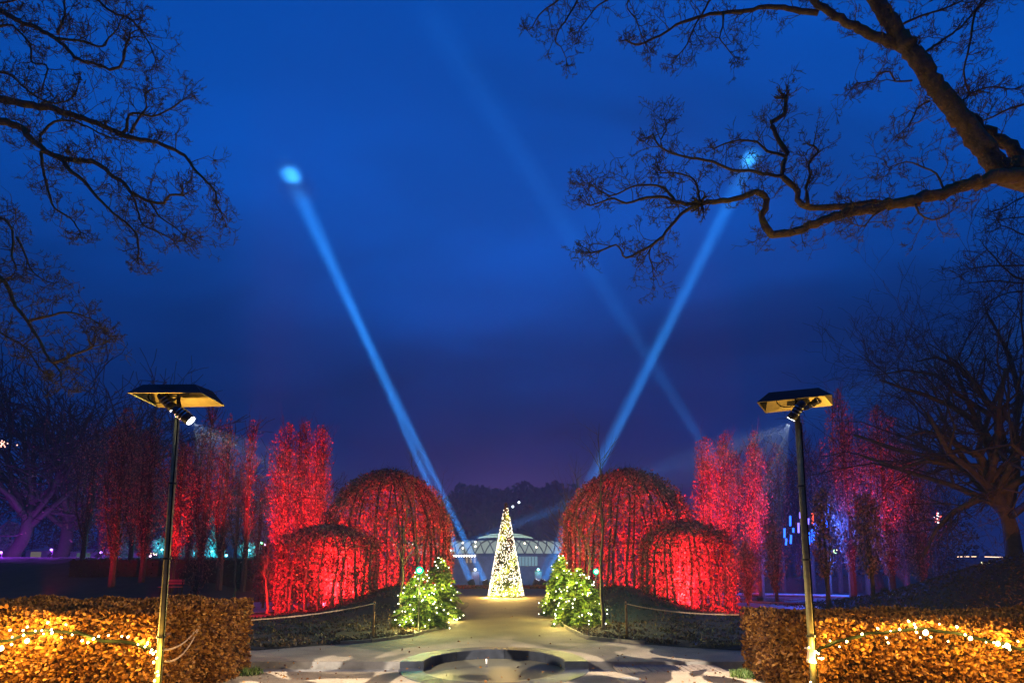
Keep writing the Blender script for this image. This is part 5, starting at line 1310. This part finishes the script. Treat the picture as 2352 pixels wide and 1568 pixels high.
# ------------------------------------------------------------------ left background: coloured lamps, lit shrubs, tents, bench
def point(loc, col, e, s=.25): return lamp('coloured_lamp', 'POINT', loc, col, e, size=s)
def small_lamp(x, y, z, col, e, label, mat, r=.10, grp='small coloured lamps in the background'):
    zb = hz_(x, y); root = empty('garden_lamp', (x, y, zb), label, 'garden lamp', grp)
    MB().tube([(x, y + .1, zb - .05), (x, y + .1, z)], .025, 6).build('post', M['steel_dark'], root)
    MB().lathe((x, y, z), [(.001, -r), (r * .8, -r * .6), (r, 0), (r * .8, r * .6), (.001, r)], 10).build('globe', mat, root, True)
    if e: lamp('garden_lamp_light', 'POINT', (x, y - r - .12, z), col, e, size=.15)
PU = (.36, .035, 1.0); CY = (.03, .62, 1.0)
mPU = mat_emit('purple_globe', (.5, .2, 1), 5); mCY = mat_emit('cyan_globe', (.2, .9, 1), 7); mGR = mat_emit('green_globe', (.2, 1, .4), 7); mPK = mat_emit('pink_globe', (1, .5, .8), 4); mBL = mat_emit('blue_globe', (.1, .3, 1), 9)
for u, v, yy, col, e, mt, lab in [
    (2, 1268, 41, PU, 900, mPU, 'purple garden lamp at the left edge of the picture'), (118, 1262, 42.5, PU, 700, mPU, 'purple garden lamp between the leaning trunks'),
    (232, 1268, 43, PU, 600, mPU, 'purple garden lamp right of the second leaning trunk'),
    (345, 1276, 44, (1, .3, .6), 60, mPK, 'pink garden lamp under the dim columnar trees'), (372, 1262, 44.5, CY, 500, mCY, 'cyan garden lamp just left of the left mast'),
    (392, 1278, 42, (.1, 1, .4), 40, mGR, 'tiny green garden lamp right beside the left mast'), (448, 1269, 46, CY, 300, mCY, 'cyan garden lamp right of the left mast'),
    (487, 1266, 45, CY, 700, mCY, 'bright cyan garden lamp under the lit fir'), (520, 1275, 46, CY, 160, mCY, 'cyan garden lamp between the lit fir and the thin tree'),
    (572, 1263, 47, CY, 500, mCY, 'cyan garden lamp left of the small arbour'), (601, 1246, 46, (.3, 1, .3), 140, mGR, 'green garden lamp against the small arbour'),
    (608, 1250, 45, (1, .3, .1), 30, mPK, 'reddish garden lamp against the small arbour')]:
    p = at(u, v, yy); small_lamp(p.x, yy, p.z, col, e, lab, mt)
def shrub(u, vt, vb, w, y, label, seed, cone=True, mat='needle', n=1500):
    rs = np.random.RandomState(seed); b = at(u, vb, y); t_ = at(u, vt, y); H = t_.z - b.z; W = w / FPX * y / 2; zb = min(b.z, hz_(b.x, y) + .0)
    root = empty('lit_shrub', (b.x, y, zb), label, 'shrub', 'background shrubs and thickets')
    MB().tube([(b.x, y, zb - .05), (b.x, y, b.z + H * .8)], .06, 6).build('stem', M['bark_dark'], root)
    f = rs.rand(n); f = 1 - np.sqrt(f) if cone else f; r = W * (1 - f if cone else np.sqrt(np.maximum(.02, 1 - (2 * f - 1) ** 2))) * np.sqrt(rs.rand(n)); a = rs.rand(n) * 2 * pi
    P = np.stack([b.x + r * np.cos(a), y + r * np.sin(a), b.z + f * H], -1)
    V, F = diam_vf(P, .26, .45, rs=rs, D=np.tile([0, 0, .4], (n, 1))); link('foliage', np_mesh('foliage', V, F), M[mat], root)['kind'] = 'stuff'
M['thicket'] = mat_leaf('thicket_leaf', [(.05, .035, .03), (.10, .07, .06), (.03, .02, .02)])
M['pale_leaf'] = mat_leaf('pale_shrub_leaf', [(.22, .26, .2), (.35, .38, .3), (.15, .2, .14)])
shrub(490, 1200, 1283, 56, 46.5, 'cyan lit fir between the left mast and the thin tree', 301, mat='pale_leaf')
shrub(368, 1234, 1272, 40, 46, 'cyan lit rounded shrub just left of the left mast', 302, False, 'pale_leaf')
shrub(270, 1212, 1284, 60, 47, 'dim cyan lit shrub behind the second leaning trunk', 303, True, 'pale_leaf')
shrub(575, 1245, 1280, 60, 48.5, 'cyan lit low shrub left of the small arbour', 304, False, 'pale_leaf')
shrub(430, 1255, 1282, 50, 48, 'cyan lit low shrub right of the left mast', 305, False, 'pale_leaf')
shrub(18, 1200, 1284, 60, 47, 'purple lit shrub at the left edge', 306, False, 'pale_leaf')
for u, vt, vb, w, y, lb, sd in ((70, 1130, 1284, 190, 53, 'dark thicket behind the leaning trunks at the left edge', 311), (190, 1150, 1284, 170, 54, 'dark thicket right of the leaning trunks', 312), (310, 1140, 1284, 160, 53, 'dark thicket behind the dim columnar trees', 313),
                             (430, 1160, 1284, 160, 55, 'dark thicket behind the bench', 314), (1730, 1150, 1322, 150, 46, 'dark thicket left of the right mast beyond the pond', 315), (1860, 1130, 1322, 200, 49, 'dark thicket behind the hanging light tubes', 316), (2000, 1140, 1322, 190, 47, 'dark thicket behind the tallest right columnar tree', 317), (2130, 1150, 1322, 190, 46, 'dark thicket beyond the right mound', 318)):
    o_ = shrub(u, vt, vb, w, y, lb, sd, False, 'thicket', 3800)
def tent(u0, u1, vt, vb, y, label, col, st):
    a = at(u0, vb, y); c = at(u1, vt, y); w = c.x - a.x; zb = a.z; h = c.z - a.z; cx = (a.x + c.x) / 2
    root = empty('market_tent', (cx, y, zb), label, 'tent', 'pale tents on the left bank')
    mt = mat_plain('tent_cloth', (.5, .5, .48), .8)
    MB().box((cx, y + 1.2, zb + h * .32), (w, 2.4, h * .64)).build('side_walls', mt, root)
    mb = MB(); x0, x1 = cx - w / 2 - .1, cx + w / 2 + .1; z1 = zb + h * .645
    mb.add([(x0, y - .1, z1), (x1, y - .1, z1), (x1, y + 2.5, z1), (x0, y + 2.5, z1), (cx, y + 1.2, zb + h)], [(0, 1, 4), (1, 2, 4), (2, 3, 4), (3, 0, 4)]); mb.build('roof', mt, root)
    MB().box((cx, y - .012, zb + h * .28), (w * .5, .02, h * .5)).build('lit_opening', mat_emit('tent_glow', col, st), root)
tent(58, 108, 1255, 1280, 50, 'yellowish lit tent between the leaning trunks', (.8, .7, .5), .15)
tent(160, 225, 1258, 1282, 52, 'dim tent right of the second leaning trunk', (.4, .75, .7), .10)
tent(262, 318, 1262, 1283, 51, 'dim teal lit tent under the dim cyan shrub', (.2, .7, .7), .14)
# bench
bx, by = (402 - 1176) / FPX * 28.5, 28.5; bz = hz_(bx, by)
root = empty('park_bench', (bx, by, bz), 'red lit wooden park bench behind the left mast', 'bench')
for k in range(3): MB().box((bx, by - .18 + .13 * k, bz + .44), (1.1, .11, .035)).build('seat_slat', M['bench'] if 'bench' in M else M.setdefault('bench', mat_plain('bench_wood', (.5, .12, .08), .6)), root)
for k in range(2): MB().box((bx, by + .24, bz + .62 + .15 * k), (1.1, .03, .11)).build('back_slat', M['bench'], root)
for s in (-1, 1):
    MB().box((bx + s * .48, by - .16, bz + .21), (.05, .05, .43)).build('leg', M['steel_dark'], root); MB().box((bx + s * .48, by + .22, bz + .40), (.05, .05, .82)).build('leg', M['steel_dark'], root)
lamp('bench_lamp', 'SPOT', (bx - .4, by - 2.2, bz + 1.6), RED, 60, (bx, by, bz + .4), 60, .7, .1)

# ------------------------------------------------------------------ right background: blue light tubes, net, strip
tubes = [(1802, 1213, 1234, 0), (1806, 1236, 1251, 0), (1817, 1228, 1248, 0), (1815, 1184, 1207, 0), (1822, 1212, 1222, 0), (1834, 1200, 1223, 1), (1838, 1176, 1190, 1), (1846, 1228, 1246, 1), (1848, 1256, 1274, 1), (1858, 1222, 1250, 0),
         (1865, 1214, 1246, 0), (1870, 1200, 1240, 0), (1875, 1196, 1214, 0), (1857, 1190, 1204, 1), (1866, 1178, 1202, 2), (1889, 1172, 1204, 0), (1894, 1160, 1190, 0), (1903, 1156, 1186, 0), (1898, 1186, 1210, 0), (1880, 1208, 1226, 1)]
mT = [mat_emit('blue_tube', (.02, .12, 1.0), 3.6), mat_emit('violet_tube', (.22, .16, 1.0), 2.6), mat_emit('red_tube', (1, .1, .05), 2)]
tnames = ['bright blue', 'violet blue', 'red']
tubes.sort()
ORD = 'first second third fourth fifth sixth seventh eighth ninth tenth eleventh twelfth thirteenth fourteenth fifteenth sixteenth seventeenth eighteenth nineteenth last'.split()
for i, (u, v0, v1, k) in enumerate(tubes):
    a = at(u, v0, 33.5 + (i % 3)); c = at(u + rng.uniform(-1, 1), v1, 33.5 + (i % 3))
    side = 'left of' if u < 1842 else 'right of' if u > 1860 else 'behind'
    root = empty('light_tube', a, '%s light tube %s the right mast, %s of its cluster from the left' % (tnames[k], side, ORD[i]), 'light tube', 'hanging light tubes' if k == 2 else 'hanging %s light tubes' % tnames[k])
    MB().tube([a, c], .06, 6).build('tube', mT[k], root); MB().tube([a + Vector((0, 0, .25)), a], .01, 3).build('cord', M['cable'], root)
for x, y, z, e in ((18.2, 32.5, 4.2, 1000), (19.6, 33, 3.4, 1200), (20.3, 32.8, 5.0, 800), (17.2, 34, 2.2, 900), (20.8, 36, 2.0, 900)):
    lamp('tube_glow', 'POINT', (x, y - 2.5, z), (.04, .12, 1.0), e, size=.3)
def led_net(u, v, w, h, y, label, cols, n, seed):
    r_ = random.Random(seed); p = at(u, v, y); root = empty('light_net', p, label, 'light net')
    mt = [mat_emit('net_led', c, 3) for c in cols]; mes = []
    for m_ in mt: M['_t'] = m_; mes.append(bulb_mesh('bulb', '_t', .032, 5))
    for k in range(n):
        o = bpy.data.objects.new('bulb', mes[k % len(mes)]); COL.objects.link(o); o.parent = root
        o.location = at(u + r_.gauss(0, w), v + r_.uniform(-h, h), y + r_.uniform(-.3, .3)) - p
led_net(2154, 1190, 4, 12, 30, 'small red and white light net in the dark tree on the right', [(1, .12, .12), (1, .95, 1)], 22, 5)
led_net(2280, 1296, 14, 5, 34, 'faint yellowish fairy lights lying on the dark slope at the right', [(1, .85, .4)], 14, 6)
led_net(1912, 1268, 9, 6, 33, 'faint warm fairy lights below the hanging light tubes', [(1, .8, .4), (.5, 1, .5)], 10, 7)
led_net(930, 1251, 14, 5, 30.8, 'white fairy lights seen through the large left arbour', [(1, .85, .8)], 12, 8)
led_net(350, 1273, 14, 3, 42, 'pinkish fairy lights low under the dim columnar trees', [(1, .6, .9), (1, .8, .5)], 14, 9)
led_net(8, 1020, 12, 8, 30, 'salmon coloured fairy lights in the tree at the left edge', [(1, .45, .35)], 16, 10)
p0, p1, p2, p3 = at(2198, 1278, 46), at(2242, 1277.5, 46), at(2262, 1278, 46), at(2302, 1279, 46)
root = empty('light_strip', p0, 'thin straight warm light strip far right behind the slope', 'light strip')
for a, c in ((p0, p1), (p2, p3)): MB().tube([a, c], .028, 5).build('tube', mat_emit('strip_led', (1, .62, .40), 3), root)
